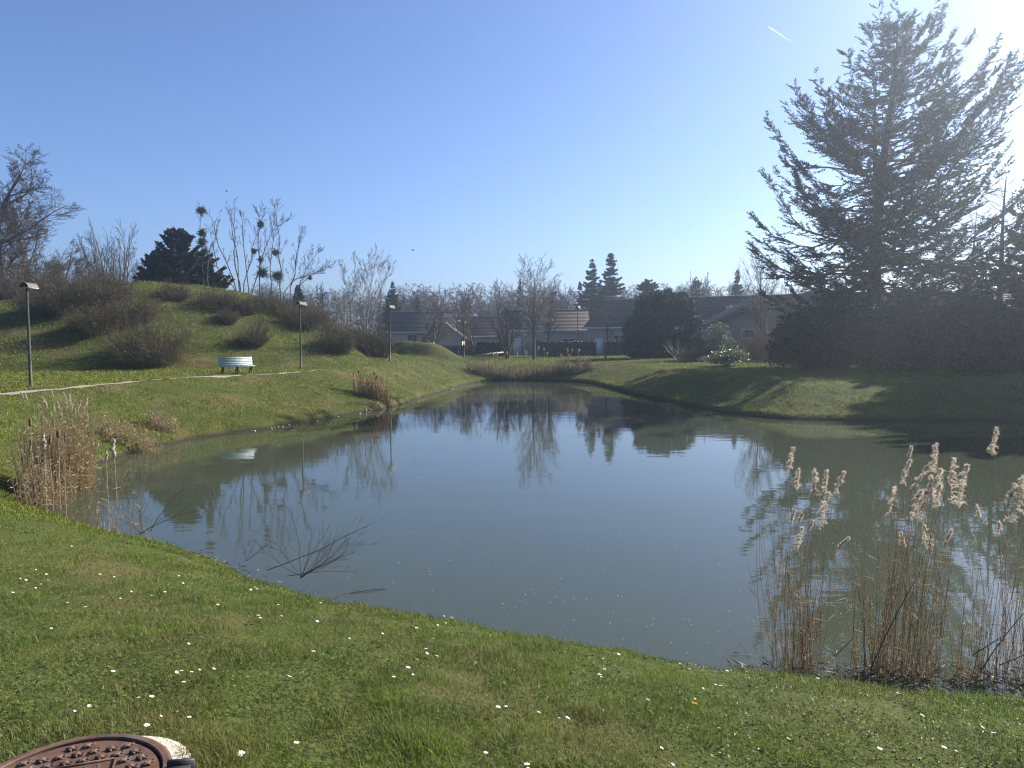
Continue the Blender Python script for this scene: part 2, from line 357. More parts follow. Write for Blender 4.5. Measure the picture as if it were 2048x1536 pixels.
# ------------------------------------------------------------------ plants: builders
def grow(rs, P, D, L, R, levels, first):
    """levels of branches; first = (nseg, bend, trop, taper); each level = dict(n, t0, t1, ang, sd, ratio, shape, nseg, bend, trop, rr, taper, flat)"""
    out = []
    def poly(P, D, L, R, nseg, bend, trop, taper):
        pts = [P]; D = nrm(D); dirs = [D]
        for i in range(nseg):
            D = nrm(D + rs.normal(0, bend, D.shape) + np.array([0, 0, trop]))
            P = P + D * (L / nseg)[:, None]; pts.append(P); dirs.append(D)
        return np.stack(pts, 1), np.stack(dirs, 1), R[:, None] * (1 - taper * np.linspace(0, 1, nseg + 1))[None]
    pts, dirs, rad = poly(np.asarray(P, float), np.asarray(D, float), np.asarray(L, float), np.asarray(R, float), *first)
    out.append((pts, rad)); Lc = np.asarray(L, float)
    for lv in levels:
        N, m = pts.shape[:2]; k = lv['n']; b_ = np.repeat(np.arange(N), k)
        t = lv.get('t0', .2) + (lv.get('t1', 1.0) - lv.get('t0', .2)) * ((np.tile(np.arange(k), N) + rs.rand(N * k)) / k)
        f = np.clip(t * (m - 1), 0, m - 1.001); i0 = f.astype(int); w = (f - i0)[:, None]
        p = pts[b_, i0] * (1 - w) + pts[b_, i0 + 1] * w; pd = nrm(dirs[b_, i0] * (1 - w) + dirs[b_, i0 + 1] * w)
        rr = rad[b_, i0] * (1 - w[:, 0]) + rad[b_, i0 + 1] * w[:, 0]
        q = rs.normal(0, 1, p.shape); q[:, 2] *= lv.get('flat', 1.0); q = nrm(q - (q * pd).sum(1, keepdims=True) * pd)
        a = np.clip(rs.normal(lv['ang'], lv.get('sd', .15), len(p)), .1, 2.2)[:, None]
        d = pd * np.cos(a) + q * np.sin(a)
        sh = lv.get('shape')
        l = Lc[b_] * lv['ratio'] * (sh(t) if sh else 1 - .5 * t) * rs.uniform(.65, 1.25, len(p))
        r_ = np.minimum(rr * lv.get('rr', .6), l * .05 + .002)
        pts, dirs, rad = poly(p, d, l, r_, lv.get('nseg', 3), lv.get('bend', .12), lv.get('trop', .03), lv.get('taper', .75)); Lc = l
        out.append((pts, rad))
    return out
def fit(levels, base, h, w):
    """scale the branch skeleton to a height and a spread"""
    A = np.concatenate([p.reshape(-1, 3) for p, _ in levels]) - base
    sz = h / np.percentile(A[:, 2], 99.8); sx = w / 2 / max(np.percentile(np.abs(A[:, :2]).max(1), 98), 1e-6)
    return [((p - base) * np.array([sx, sx, sz]) + base, r) for p, r in levels]

m_bark = mat('bark', (0.075, 0.060, 0.048), (0.130, 0.110, 0.090), scale=6, bump=.02)
m_barkpale = mat('pale_bark', (0.26, 0.24, 0.21), (0.42, 0.40, 0.36), scale=4, bump=.01)
m_twig = mat('twigs', (0.058, 0.046, 0.037), (0.098, 0.080, 0.062), scale=3)
m_twigpale = mat('pale_twigs', (0.20, 0.165, 0.135), (0.30, 0.26, 0.21), scale=3)
m_twigred = mat('brown_twigs', (0.120, 0.075, 0.058), (0.18, 0.125, 0.095), scale=3)
rd = lambda t: np.sin(math.pi * np.clip(.18 + .8 * t, 0, 1)) ** .7
cone = lambda t: 1.05 - .85 * t
STY = {
 'round': dict(first=(7, .07, .05, .8), stems=1, lv=[dict(n=15, t0=.2, t1=.98, ang=.85, sd=.2, ratio=.52, shape=rd, nseg=6, bend=.12, trop=.07, rr=.5), dict(n=10, t0=.2, ang=.75, sd=.2, ratio=.45, nseg=4, bend=.16, trop=.03, rr=.6),
          dict(n=8, t0=.15, ang=.7, sd=.25, ratio=.42, nseg=3, bend=.18, trop=.02, rr=.6), dict(n=4, t0=.2, ang=.6, sd=.2, ratio=.5, nseg=2, bend=.15, trop=.02, rr=.7)]),
 'column': dict(first=(8, .035, .06, .9), stems=1, lv=[dict(n=34, t0=.26, t1=.98, ang=.55, sd=.12, ratio=.36, shape=lambda t: .55 + .9 * np.sin(math.pi * np.clip((t - .05) * .85, 0, 1)) - .25 * t, nseg=5, bend=.07, trop=.12, rr=.5), dict(n=9, t0=.15, ang=.6, sd=.2, ratio=.36, nseg=3, bend=.1, trop=.08, rr=.6),
          dict(n=5, t0=.15, ang=.6, sd=.25, ratio=.45, nseg=2, bend=.12, trop=.05, rr=.7)]),
 'fan': dict(first=(7, .06, .03, .85), stems=6, lv=[dict(n=11, t0=.2, t1=.97, ang=.55, sd=.18, ratio=.36, shape=rd, nseg=4, bend=.10, trop=.08, rr=.55), dict(n=7, t0=.15, ang=.55, sd=.2, ratio=.45, nseg=3, bend=.12, trop=.06, rr=.6),
          dict(n=4, t0=.2, ang=.5, sd=.2, ratio=.5, nseg=2, bend=.12, trop=.05, rr=.7)]),
 'young': dict(first=(8, .03, .05, .85), stems=1, lv=[dict(n=24, t0=.3, t1=.98, ang=1.0, sd=.2, ratio=.26, shape=cone, nseg=4, bend=.1, trop=.06, rr=.45), dict(n=7, t0=.2, ang=.7, sd=.2, ratio=.4, nseg=3, bend=.14, trop=.02, rr=.6),
          dict(n=3, t0=.2, ang=.7, sd=.2, ratio=.45, nseg=2, bend=.12, rr=.7)]),
 'larch': dict(first=(9, .02, .04, .9), stems=1, lv=[dict(n=58, t0=.15, t1=.98, ang=1.25, sd=.15, ratio=.34, shape=cone, nseg=5, bend=.07, trop=.07, rr=.35), dict(n=11, t0=.15, ang=.75, sd=.2, ratio=.3, nseg=3, bend=.12, trop=.03, rr=.6, flat=.5),
          dict(n=4, t0=.2, ang=.7, sd=.2, ratio=.45, nseg=2, bend=.12, rr=.7)]),
}
def skeleton(rs, style, base, h, w, rad, rmin, stems=None, dens=1.0, spread=.28):
    S = STY[style]; k = stems or S['stems']
    P = np.repeat(np.array(base, float)[None], k, 0)
    if k > 1: P[:, :2] += rs.normal(0, .12 * h / 8, (k, 2))
    D = np.tile([0, 0, 1.0], (k, 1)) + (rs.normal(0, spread, (k, 3)) if k > 1 else rs.normal(0, .02, (k, 3)))
    lv = [dict(l, n=max(2, int(round(l['n'] * (dens if i else 1))))) for i, l in enumerate(S['lv'])]
    out = fit(grow(rs, P, D, np.full(k, h) * (rs.uniform(.7, 1.0, k) if k > 1 else 1), np.full(k, rad), lv, S['first']), np.array(base, float), h, w)
    return [(p, np.maximum(r, rmin)) for p, r in out]
def bare_tree(name, label, u, d, vtop, wpx, style='round', seed=1, rad=None, bark=None, twig=None, cat='tree', group=None, stems=None, dens=1.0, spread=.28, rm=1.0, ground=None, lean=0.0):
    rs = np.random.RandomState(seed)
    top = at(u, vtop, d); x = top[0]; z0 = Hz(x, d) - .05 if ground is None else ground
    base = np.array([x, d, z0]); h = top[2] - z0; w = wpx * d / F
    lv = skeleton(rs, style, base, h, w, rad or h * .018, d * .00013 * rm, stems, dens, spread)
    if lean: lv = [(p + np.stack([(p[..., 2] - z0) * lean, 0 * p[..., 0], 0 * p[..., 0]], -1), r) for p, r in lv]
    t = thing(name, label, cat, base, group)
    a = Geo(); a.tubes(*lv[0], sides=8); a.tubes(*lv[1], sides=5); a.build('trunk', bark or m_bark, t, True)
    c = Geo()
    for p, r in lv[2:]: c.tubes(p, r, sides=3)
    c.build('crown', twig or m_twig, t)
    return t, lv

def fir(name, label, u, d, vtop, wpx, seed=1, droop=.35, green=None, nl=1.0, group=None, cat='tree', leaf=.30, z0=None, shapef=None, up=.0, plate=1.0):
    rs = np.random.RandomState(seed); top = at(u, vtop, d); x = top[0]
    z0 = Hz(x, d) - .05 if z0 is None else z0
    base = np.array([x, d, z0]); h = top[2] - z0; w = wpx * d / F / 2
    t = thing(name, label, cat, base, group)
    tz = np.linspace(0, 1, 8); tp = base + np.stack([rs.normal(0, .03, 8), rs.normal(0, .03, 8), tz * h], 1); tp[0] = base
    Geo().tubes(tp, h * .016 * (1.02 - tz), sides=7).build('trunk', m_bark, t, True)
    nb = int(150 * nl); tt = np.sort(rs.uniform(.08, .985, nb)); az = np.arange(nb) * 2.4 + rs.normal(0, .3, nb)
    sh = shapef(tt) if shapef else np.power(1 - tt, .85)
    L = w * 1.55 * sh * rs.uniform(.62, 1.12, nb) + .06
    m = 7; s_ = np.linspace(0, 1, m)
    pts = base + np.stack([np.cos(az)[:, None] * L[:, None] * s_, np.sin(az)[:, None] * L[:, None] * s_, (tt * h)[:, None] + L[:, None] * (up * s_ - droop * s_ + droop * .8 * s_ ** 3 * (1 + .4 * rs.rand(nb, 1)))], -1)
    c = Geo(); c.tubes(pts, np.repeat((.012 * L + .012)[:, None], m, 1) * (1.05 - s_)[None], sides=3, mi=1)
    k = np.maximum(10, (L / leaf * 20).astype(int)); b_ = np.repeat(np.arange(nb), k); tt2 = np.power(rs.rand(len(b_)), .75)
    f = np.clip(tt2 * (m - 1), 0, m - 1.001); i0 = f.astype(int); ww = (f - i0)[:, None]
    p = pts[b_, i0] * (1 - ww) + pts[b_, i0 + 1] * ww; dd = nrm(pts[b_, i0 + 1] - pts[b_, i0])
    sd = nrm(np.cross(dd, [0, 0, 1.0])); wid = plate * (L[b_] * .34 * (1.08 - tt2) + .05) * rs.uniform(-1, 1, len(b_))
    p = p + sd * wid[:, None] + np.array([0, 0, 1.0]) * (-np.abs(wid) * .35 + rs.normal(0, .05, len(b_)))[:, None]
    A = nrm(dd * .8 + sd * np.sign(wid)[:, None] * .7 + rs.normal(0, .35, p.shape)) * (leaf * rs.uniform(.4, 1.0, len(b_)) * np.minimum(1, .35 + L[b_] / 2))[:, None]
    B = nrm(np.cross(A, rs.normal(0, 1, p.shape))) * (leaf * rs.uniform(.22, .42, len(b_)))[:, None]
    c.leaves(p, A, B, 0, rs.rand(len(b_)) * .5)
    c.build('crown', [green or m_fir, m_bark], t)
    return t
m_fir = mat('fir_needles', (0.018, 0.032, 0.016), (0.035, 0.055, 0.024), scale=1.5, rough=.7, trans=.12, tint=(0.055, 0.072, 0.030))
m_cedar = mat('cedar_needles', (0.030, 0.050, 0.034), (0.050, 0.075, 0.048), scale=1.5, rough=.7, trans=.15, tint=(0.075, 0.095, 0.055))
m_evergreen = mat('evergreen_leaf', (0.016, 0.028, 0.012), (0.032, 0.050, 0.018), scale=1.5, rough=.5, trans=.15, tint=(0.055, 0.075, 0.025), spec=.4)

def lumps_points(rs, lumps, n):
    """points on and just under the surface of a heap of ellipsoids (cx, cy, cz, rx, ry, rz)"""
    L = np.array(lumps, float); ar = (L[:, 3] * L[:, 4] + L[:, 4] * L[:, 5] + L[:, 3] * L[:, 5]); k = rs.choice(len(L), n, p=ar / ar.sum())
    q = nrm(rs.normal(0, 1, (n, 3))); rr = 1 - np.abs(rs.normal(0, .16, n)); rr *= 1 + .2 * np.sin(7 * q[:, 0] + k) * np.sin(6 * q[:, 1] + 2 * k) + .16 * np.sin(9 * q[:, 2] + k)
    P = L[k, :3] + q * L[k, 3:] * rr[:, None]
    return P, q
def leafy(name, label, lumps, n, leaf, material, seed=1, cat='shrub', group=None, stem=True, part='foliage', ratio=.45, base=None, updir=.2, twigs=0):
    rs = np.random.RandomState(seed); L = np.array(lumps, float)
    P, q = lumps_points(rs, lumps, n)
    if base is None:
        bx, by = L[:, 0].mean(), L[:, 1].mean(); base = np.array([bx, by, Hz(bx, by)])
    gz = H(P[:, 0], P[:, 1]); P = P[P[:, 2] > gz + .02]; n = len(P); q = q[:n]
    A = nrm(rs.normal(0, 1, (n, 3)) + np.array([0, 0, updir])) * (leaf * rs.uniform(.6, 1.2, n))[:, None]
    B = nrm(np.cross(A, rs.normal(0, 1, (n, 3)))) * (leaf * ratio * rs.uniform(.7, 1.2, n))[:, None]
    t = thing(name, label, cat, base, group)
    Geo().leaves(P, A, B, 0, rs.rand(n) ** 2).build(part, material, t)
    if stem:
        k = max(4, min(14, len(L) * 2)); e = L[rs.randint(0, len(L), k)]
        st = np.array([base] * k) + np.stack([rs.normal(0, .1, k), rs.normal(0, .1, k), np.full(k, -.05)], 1)
        end = e[:, :3] + rs.normal(0, .3, (k, 3)) * e[:, 3:]
        s_ = np.linspace(0, 1, 5)[None, :, None]
        pts = st[:, None] * (1 - s_) + end[:, None] * s_ + rs.normal(0, .05, (k, 5, 3)) * np.array([1, 1, .3]) * (s_ > 0)
        Geo().tubes(pts, np.linspace(.05, .012, 5)[None].repeat(k, 0) * (.6 + .1 * L[:, 5].max()), sides=5).build('stem', m_bark, t, True)
    return t
def heap(rs, c, w, dpt, h, k):
    """lumps filling a mound-shaped box that stands on the ground at c"""
    out = []
    for i in range(k):
        a = rs.uniform(0, 6.28); r_ = math.sqrt(rs.rand()) * .72; hz = (1 - r_ ** 2) * .75 + .1
        s_ = rs.uniform(.24, .4)
        out.append((c[0] + math.cos(a) * r_ * w / 2, c[1] + math.sin(a) * r_ * dpt / 2, c[2] + h * hz * rs.uniform(.25, 1.0), s_ * w * .72, s_ * dpt * .72, s_ * h * .72))
    return out

def twig_bush(name, label, u, v, wpx, hpx, seed, cat='bush', group=None, leafm=None, stemm=None, nst=420, nleaf=4200, d=None, lean=.0):
    """dense twiggy bush: hundreds of arching stems with side twigs and small dry leaves"""
    rs = np.random.RandomState(seed)
    c = hit(u, v) if d is None else np.array([(u - U0) / F * d, d, 0.0])
    if d is not None: c[2] = Hz(c[0], d)
    d = c[1]; w, h = wpx * d / F, hpx * d / F
    n = nst; a = rs.uniform(0, 6.28, n); r0 = np.sqrt(rs.rand(n)) * .31 * w
    P = np.stack([c[0] + np.cos(a) * r0, c[1] + np.sin(a) * r0 * .8, np.zeros(n)], 1); P[:, 2] = H(P[:, 0], P[:, 1]) - .03
    e = np.stack([np.cos(a) * r0 / (.34 * w) * .85, np.sin(a) * r0 / (.34 * w) * .85, np.ones(n) * 1.0], 1) + rs.normal(0, .22, (n, 3)) + np.array([lean, 0, 0])
    lob = 1 + .32 * np.sin(3 * a + seed) * np.sin(2.1 * seed + 2 * a) + .22 * np.sin(5 * a + 1.7 * seed)
    L = h * .80 * lob * rs.uniform(.45, 1.1, n) * (1.05 - .35 * (r0 / (.34 * w)) ** 2)
    lv = grow(rs, P, e, L, np.full(n, .010), [dict(n=6, t0=.25, ang=.6, sd=.2, ratio=.42, nseg=2, bend=.15, trop=.02, rr=.7)], (4, .12, -.02, .7))
    t = thing(name, label, cat, c, group)
    g = Geo(); g.tubes(lv[0][0], np.maximum(lv[0][1] * .8, d * .00012), sides=3); g.tubes(lv[1][0], np.maximum(lv[1][1] * .8, d * .00009), sides=3)
    g.build('stem', stemm or m_twig, t)
    q = lv[1][0][:, 1:].reshape(-1, 3); q = q[rs.choice(len(q), min(nleaf, len(q)), replace=False)]
    q = q + rs.normal(0, .05, q.shape)
    A = nrm(rs.normal(0, 1, q.shape)) * rs.uniform(.025, .055, len(q))[:, None]; B = nrm(np.cross(A, rs.normal(0, 1, q.shape))) * rs.uniform(.012, .022, len(q))[:, None]
    Geo().leaves(q, A, B, 0, rs.rand(len(q))).build('foliage', leafm or m_dryleaf, t)
    return t
m_dryleaf = mat('bush_leaf', (0.055, 0.050, 0.024), (0.085, 0.075, 0.036), scale=2, trans=.2, tint=(0.14, 0.11, 0.06))
m_bushgreen = mat('bush_leaf_green', (0.045, 0.055, 0.020), (0.075, 0.085, 0.032), scale=2, trans=.2, tint=(0.12, 0.11, 0.05))

# ------------------------------------------------------------------ buildings
m_wall = mat('render_wall', (0.33, 0.285, 0.25), (0.38, 0.33, 0.29), scale=.6, rough=.95, bump=.004, bscale=25)
m_walltan = mat('tan_wall', (0.45, 0.36, 0.26), (0.50, 0.41, 0.30), scale=.6, rough=.95)
m_tiles = mat('roof_tiles', (0.080, 0.060, 0.052), (0.118, 0.090, 0.078), scale=3.5, rough=.8, bump=.01, bscale=12)
m_tilesred = mat('roof_tiles_brown', (0.080, 0.060, 0.049), (0.115, 0.088, 0.073), scale=3.5, rough=.8, bump=.01, bscale=12)
m_tilesdark = mat('roof_tiles_dark', (0.060, 0.050, 0.050), (0.090, 0.072, 0.070), scale=3.5, rough=.8, bump=.01)
m_white = mat('white_paint', (0.62, 0.62, 0.60), (0.74, 0.74, 0.72), scale=4, rough=.5)
m_glass = mat('window_glass', (0.015, 0.018, 0.022), (0.03, 0.034, 0.04), scale=1, rough=.08, spec=.6)
m_brick = mat('chimney_brick', (0.20, 0.11, 0.08), (0.28, 0.17, 0.12), scale=8)
def house(name, label, corner, direc, length, depth, z0, eave, rz, wallm, roofm, windows=(), chimneys=(), gutter=True, over=.35, pipes=(), doors=(), vents=()):
    """gabled house; corner = front left corner on plan, direc = unit vector along the front, front faces the viewer side"""
    u = np.array([direc[0], direc[1], 0.0]); u /= np.linalg.norm(u); f = np.array([u[1], -u[0], 0.0])   # f points out of the front
    if f[1] > 0: f = -f
    o = np.array([corner[0], corner[1], 0.0]); up = np.array([0, 0, 1.0]); ax = [u, -f, up]
    t = thing(name, label, 'house', (o[0], o[1], z0))
    def p(a, b_, z): return o + u * a - f * b_ + up * z
    g = Geo(); h = depth / 2
    prof = [(0, z0 - .5), (depth, z0 - .5), (depth, eave), (h, rz), (0, eave)]
    V = [p(a, b_, z) for a in (0, length) for b_, z in prof]
    g.add(V, [[0, 1, 6, 5], [1, 2, 7, 6], [2, 3, 8, 7], [3, 4, 9, 8], [4, 0, 5, 9]]); g.add(V, [[0, 4, 1], [1, 4, 2], [2, 4, 3], [5, 6, 9], [6, 7, 9], [7, 8, 9]])
    g.build('wall', wallm, t)
    g = Geo(); sl = math.hypot(h, rz - eave); k = max(8, int(sl / .36)); cs = (rz - eave) / sl; cc = h / sl
    for side in (0, 1):
        for i in range(k + 1):
            a0 = -over / cc + (sl + over / cc) * i / (k + 1); a1 = -over / cc + (sl + over / cc) * (i + 1.12) / (k + 1)
            def q(a, lift, x): 
                b_ = a * cc - lift * cs; zz = eave + a * cs + lift * cc
                return p(x, b_ if side == 0 else depth - b_, zz)
            V = [q(a0, .03, -over), q(a0, .03, length + over), q(a1, .03, length + over), q(a1, .03, -over), q(a0, .13, -over), q(a0, .13, length + over), q(a1, .065, length + over), q(a1, .065, -over)]
            g.add(V, [[0, 3, 2, 1], [4, 5, 6, 7], [0, 1, 5, 4], [2, 3, 7, 6], [0, 4, 7, 3], [1, 2, 6, 5]])
    g.tubes([p(-over, h, rz + .10), p(length / 2, h, rz + .10), p(length + over, h, rz + .10)], [.12, .12, .12], 8, cap=True)
    rf = g.build('roof', roofm, t)
    for a, b_, w in chimneys:
        zc = rz - abs(b_ - h) / h * (rz - eave); g = Geo(); g.box(p(a, b_, zc + .35), (w, .5, 1.5), ax); g.box(p(a, b_, zc + 1.14), (w + .14, .64, .08), ax)
        for e in (-.2, .2): g.tubes([p(a + e * w, b_, zc + 1.18), p(a + e * w, b_, zc + 1.45)], [.1, .09], 8, cap=True)
        g.build('chimney', m_brick, rf)
    for a, b_ in vents:
        zc = eave + b_ / h * (rz - eave); g = Geo(); g.box(p(a, b_, zc + .22), (.45, .3, .25), ax); g.box(p(a, b_ - .05, zc + .37), (.6, .5, .05), ax); g.build('roof_vent', m_white, rf)
    if gutter:
        y_ = -over - .06
        g = Geo(); g.tubes([p(-over, y_, eave - .19), p(length / 2, y_, eave - .19), p(length + over, y_, eave - .19)], [.075] * 3, 8, cap=True); g.build('gutter', m_white, t)
    for a in pipes:
        g = Geo(); g.tubes([p(a, -over - .02, eave - .27), p(a, -.07, eave - .55), p(a, -.07, z0)], [.05] * 3, 8); g.build('downpipe', m_white, t)
    for a, zb, w, hh in windows:
        g = Geo(); e = .07
        for c_, s_ in (((a, zb + hh / 2, -w / 2), (e, hh)), ((a, zb + hh / 2, w / 2), (e, hh)), ((a, zb + hh / 2, 0), (.05, hh - 2 * e))): g.box(p(a + c_[2], -.03, c_[1]), (s_[0], .09, s_[1]), ax)
        for zz in (zb + e / 2, zb + hh - e / 2): g.box(p(a, -.028, zz), (w - e, .09, e), ax)
        wn_ = g.build('window', m_white, t)
        Geo().box(p(a, -.012, zb + hh / 2), (w - e * .9, .02, hh - e * 1.9), ax).build('pane', m_glass, wn_)
        Geo().box(p(a, -.08, zb - .06), (w + .25, .2, .06), ax).build('sill', m_wall, wn_)
    for a, w, hh in doors:
        d_ = Geo().box(p(a, -.02, z0 + hh / 2 + .05), (w, .07, hh), ax).build('door', m_white, t)
        Geo().box(p(a + w * .38, -.08, z0 + 1.05), (.12, .05, .04), ax).build('handle', m_tilesdark, d_)
    return t
def hgz(x, y): return Hz(x, y)
# the long grey-brown house behind the round pine: its front runs towards the viewer on the right
dA = np.array([.805, -.593])
cA = at(1174, 652, 84.5)[:2]
house('bungalow', 'long low house with dark tiled roof behind the round black pine', cA, dA, 23.5, 9.4, -.75, 2.75, 5.75, m_wall, m_tiles,
      windows=[(3.0 + 1.2, .55, 1.6, 1.25), (13.2, .5, 1.4, 1.0), (17.0, .5, 1.4, 1.0)], chimneys=[(9.4, 6.6, .8)], pipes=(.35,), vents=[(5.6, 3.9), (15.5, 2.6), (17.4, 3.1)], doors=[(1.6, .95, 2.1)])
gp = at(1543, 597, 68.0)
house('gabled_wing', 'grey gable end of a wing facing the pond, half hidden by the tall conifer', (gp[0] + 4.2, 67.6), (0.0, 1.0), 9.0, 8.4, -.75, 2.95, gp[2], m_wall, m_tiles, gutter=False)
gw = thing('gable_window', 'small dark window in the grey gable end above the shrubs', 'window', (at(1585 - 92, 668, 67.5)))
g = Geo(); wc = at(1497, 668, 67.55); g.box(wc, (1.0, .06, .75)); g.build('pane', m_glass, gw)
g = Geo()
for dx, dz, sx, sz in ((-.54, 0, .09, .92), (.54, 0, .09, .92), (0, .42, .99, .08), (0, -.42, .99, .08)): g.box(wc + np.array([dx, -.01, dz]), (sx, .12, sz))
g.build('frame', m_white, gw)
cE = at(1632, 622, 66.0)[:2]
house('bungalow', 'dark roofed house whose tiles show through the tall conifer', cE, (.985, -.17), 18.0, 9.0, -.7, 3.2, 5.6, m_wall, m_tiles, windows=[(4, .6, 1.4, 1.2), (9, .6, 1.4, 1.2), (14, .6, 1.4, 1.2)])
cB = at(1016, 661, 89.5)[:2]
house('bungalow', 'pale house with a warm brown tiled roof behind the clipped hedge', cB, (1.0, -.02), 9.6, 8.6, -.75, 2.45, 4.75, m_wall, m_tilesred,
      windows=[(7.35, .35, 1.75, 1.05)], pipes=(2.7, 9.2), doors=[(1.1, .9, 2.1)])
cC = at(906, 672, 99)[:2]
house('bungalow', 'small house with a row of dark windows behind the bare far trees', cC, (1.0, -.03), 7.4, 7.6, -.8, 1.75, 4.1, m_wall, m_tilesdark,
      windows=[(1.3, -.1, .9, 1.3), (2.5, -.1, .8, 1.3), (4.4, .1, 1.1, .9), (6.3, .2, 1.2, .8)], pipes=(.5,))
cD = at(778, 661, 96)[:2]
house('bungalow', 'house with a dark slate-brown roof and one tall window beyond the mound', cD, (1.0, .02), 8.2, 9.2, -.8, 2.3, 4.75, m_walltan, m_tilesdark, windows=[(3.0, .35, 1.3, 1.5)])
gd = at(888, 648, 93)
house('gabled_wing', 'tan gable end lit beside the dark roofed house beyond the mound', (gd[0] + 2.3, 92.5), (0.0, 1.0), 6.5, 4.6, -.8, 1.5, gd[2] + .1, m_walltan, m_tilesdark, gutter=False)

# fence and rail
m_fence = mat('dark_fence', (0.030, 0.032, 0.036), (0.05, 0.052, 0.056), scale=4)
m_wood = mat('weathered_wood', (0.30, 0.27, 0.23), (0.42, 0.39, 0.34), scale=5)
fa, fb = at(872, 707, 84), at(953, 706, 82)
t = thing('garden_fence', 'dark panelled garden fence below the tan gabled house', 'fence', (fa[0], fa[1], Hz(fa[0], fa[1])))
g = Geo(); L_ = fb[0] - fa[0]
for i in range(18):
    x_ = fa[0] + L_ * (i + .5) / 18; g.box((x_, 83.2, Hz(x_, 83.2) + .62), (L_ / 18 - .015, .05, 1.15))
g.build('panel', m_fence, t)
for i in range(7):
    x_ = fa[0] + L_ * i / 6; Geo().box((x_, 83.28, Hz(x_, 83.28) + .62), (.09, .09, 1.35)).build('post', m_fence, t)
ra, rb = at(952, 711, 77), at(1010, 704, 80)
t = thing('low_rail', 'low pale wooden rail on short posts beside the far lawn', 'rail', (ra[0], ra[1], Hz(ra[0], ra[1])))
Geo().box((ra + rb) / 2, (np.linalg.norm(rb - ra), .08, .14), [nrm(rb - ra), nrm(np.cross([0, 0, 1.], rb - ra)), np.cross(nrm(rb - ra), nrm(np.cross([0, 0, 1.], rb - ra)))]).build('beam', m_wood, t)
for k in (.04, .35, .66, .96):
    q = ra * (1 - k) + rb * k; zg = Hz(q[0], q[1]); Geo().box((q[0], q[1] + .1, (zg + q[2]) / 2), (.1, .1, max(.2, q[2] - zg + .1))).build('post', m_wood, t)

# ------------------------------------------------------------------ hedges and shrubs of the far lawn
m_hedge = mat('hedge_leaf', (0.018, 0.030, 0.014), (0.034, 0.052, 0.022), scale=2, rough=.45, trans=.15, tint=(0.075, 0.10, 0.045), spec=.45)
def hedge(label, ua, ub, vtop, d, dep=1.3, seed=1, n=7000):
    rs = np.random.RandomState(seed); a, b_ = at(ua, vtop, d), at(ub, vtop, d); xa, xb, zt = a[0], b_[0], a[2]
    z0 = Hz((xa + xb) / 2, d); h = zt - z0
    t = thing('hedge', label, 'hedge', ((xa + xb) / 2, d + dep / 2, z0), 'clipped hedges in front of the houses')
    P = np.stack([rs.uniform(xa, xb, n), d + rs.uniform(0, dep, n), z0 + h * rs.uniform(0, 1, n)], 1)
    fc = rs.randint(0, 5, n); j = np.abs(rs.normal(0, .07, n))
    P[:, 1] = np.where(fc < 2, d + j, P[:, 1]); P[:, 2] = np.where(fc == 2, zt - j + .06 * np.sin(P[:, 0] * 3), P[:, 2]); P[:, 0] = np.where(fc == 3, xa + j, np.where(fc == 4, xb - j, P[:, 0]))
    A = nrm(rs.normal(0, 1, P.shape)) * rs.uniform(.08, .15, n)[:, None]; B = nrm(np.cross(A, rs.normal(0, 1, P.shape))) * rs.uniform(.04, .07, n)[:, None]
    Geo().leaves(P, A, B, 0, rs.rand(n) ** 2).build('foliage', m_hedge, t)
    k = max(3, int((xb - xa) / .6)); xs = np.linspace(xa + .2, xb - .2, k)
    pts = np.stack([np.stack([xs, np.full(k, d + dep / 2), np.full(k, z0 - .05)], 1), np.stack([xs + .1, np.full(k, d + dep / 2), np.full(k, z0 + h * .5)], 1), np.stack([xs - .1, np.full(k, d + dep / 2), np.full(k, zt - .2)], 1)], 1)
    Geo().tubes(pts, np.tile([.05, .035, .02], (k, 1)), 5).build('stem', m_bark, t)
hedge('long clipped dark hedge in front of the warm brown roofed house', 1067, 1192, 684, 77, seed=3, n=11000)
hedge('dark clipped hedge between the fence and the many-stemmed bare tree', 953, 1012, 685, 80, seed=4, n=6000)
hedge('short clipped hedge under the small white framed window', 1212, 1262, 683, 77, seed=5, n=5000)
hedge('low hedge between the round black pine and the pale glossy shrub', 1380, 1440, 680, 70, seed=6, n=5000)

# round black pine
rs = np.random.RandomState(21)
d = 69.0; pc = at(1320, 700, d); zg = Hz(pc[0], d)
lump = []
for u, v, r_ in [(1262, 690, 17), (1275, 655, 22), (1295, 625, 24), (1320, 600, 20), (1345, 605, 20), (1375, 612, 15), (1385, 645, 17), (1375, 680, 20), (1340, 690, 25), (1300, 690, 26), (1320, 650, 36), (1350, 645, 28), (1285, 605, 13), (1335, 588, 10), (1258, 660, 12), (1392, 662, 12), (1310, 708, 18), (1352, 706, 16), (1268, 705, 12), (1305, 595, 10), (1365, 594, 10)]:
    c = at(u, v, d + rs.uniform(-1.4, 1.4)); R_ = r_ * d / F; lump.append((c[0], c[1], c[2], R_ * 1.1, R_ * 1.2, R_))
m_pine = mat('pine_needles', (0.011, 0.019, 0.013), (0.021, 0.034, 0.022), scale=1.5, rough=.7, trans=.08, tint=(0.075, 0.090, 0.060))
for u, v, r_ in [(1300, 660, 30), (1345, 668, 32), (1325, 635, 28), (1365, 650, 24), (1282, 668, 26)]:
    c = at(u, v, d); R_ = r_ * d / F; lump.append((c[0], c[1], c[2], R_ * 1.1, R_ * 1.2, R_))
leafy('round_pine', 'broad round black pine standing alone on the far lawn', lump, 46000, .20, m_pine, 22, cat='tree', part='crown', ratio=.22, base=np.array([pc[0], d, zg]), updir=.7)

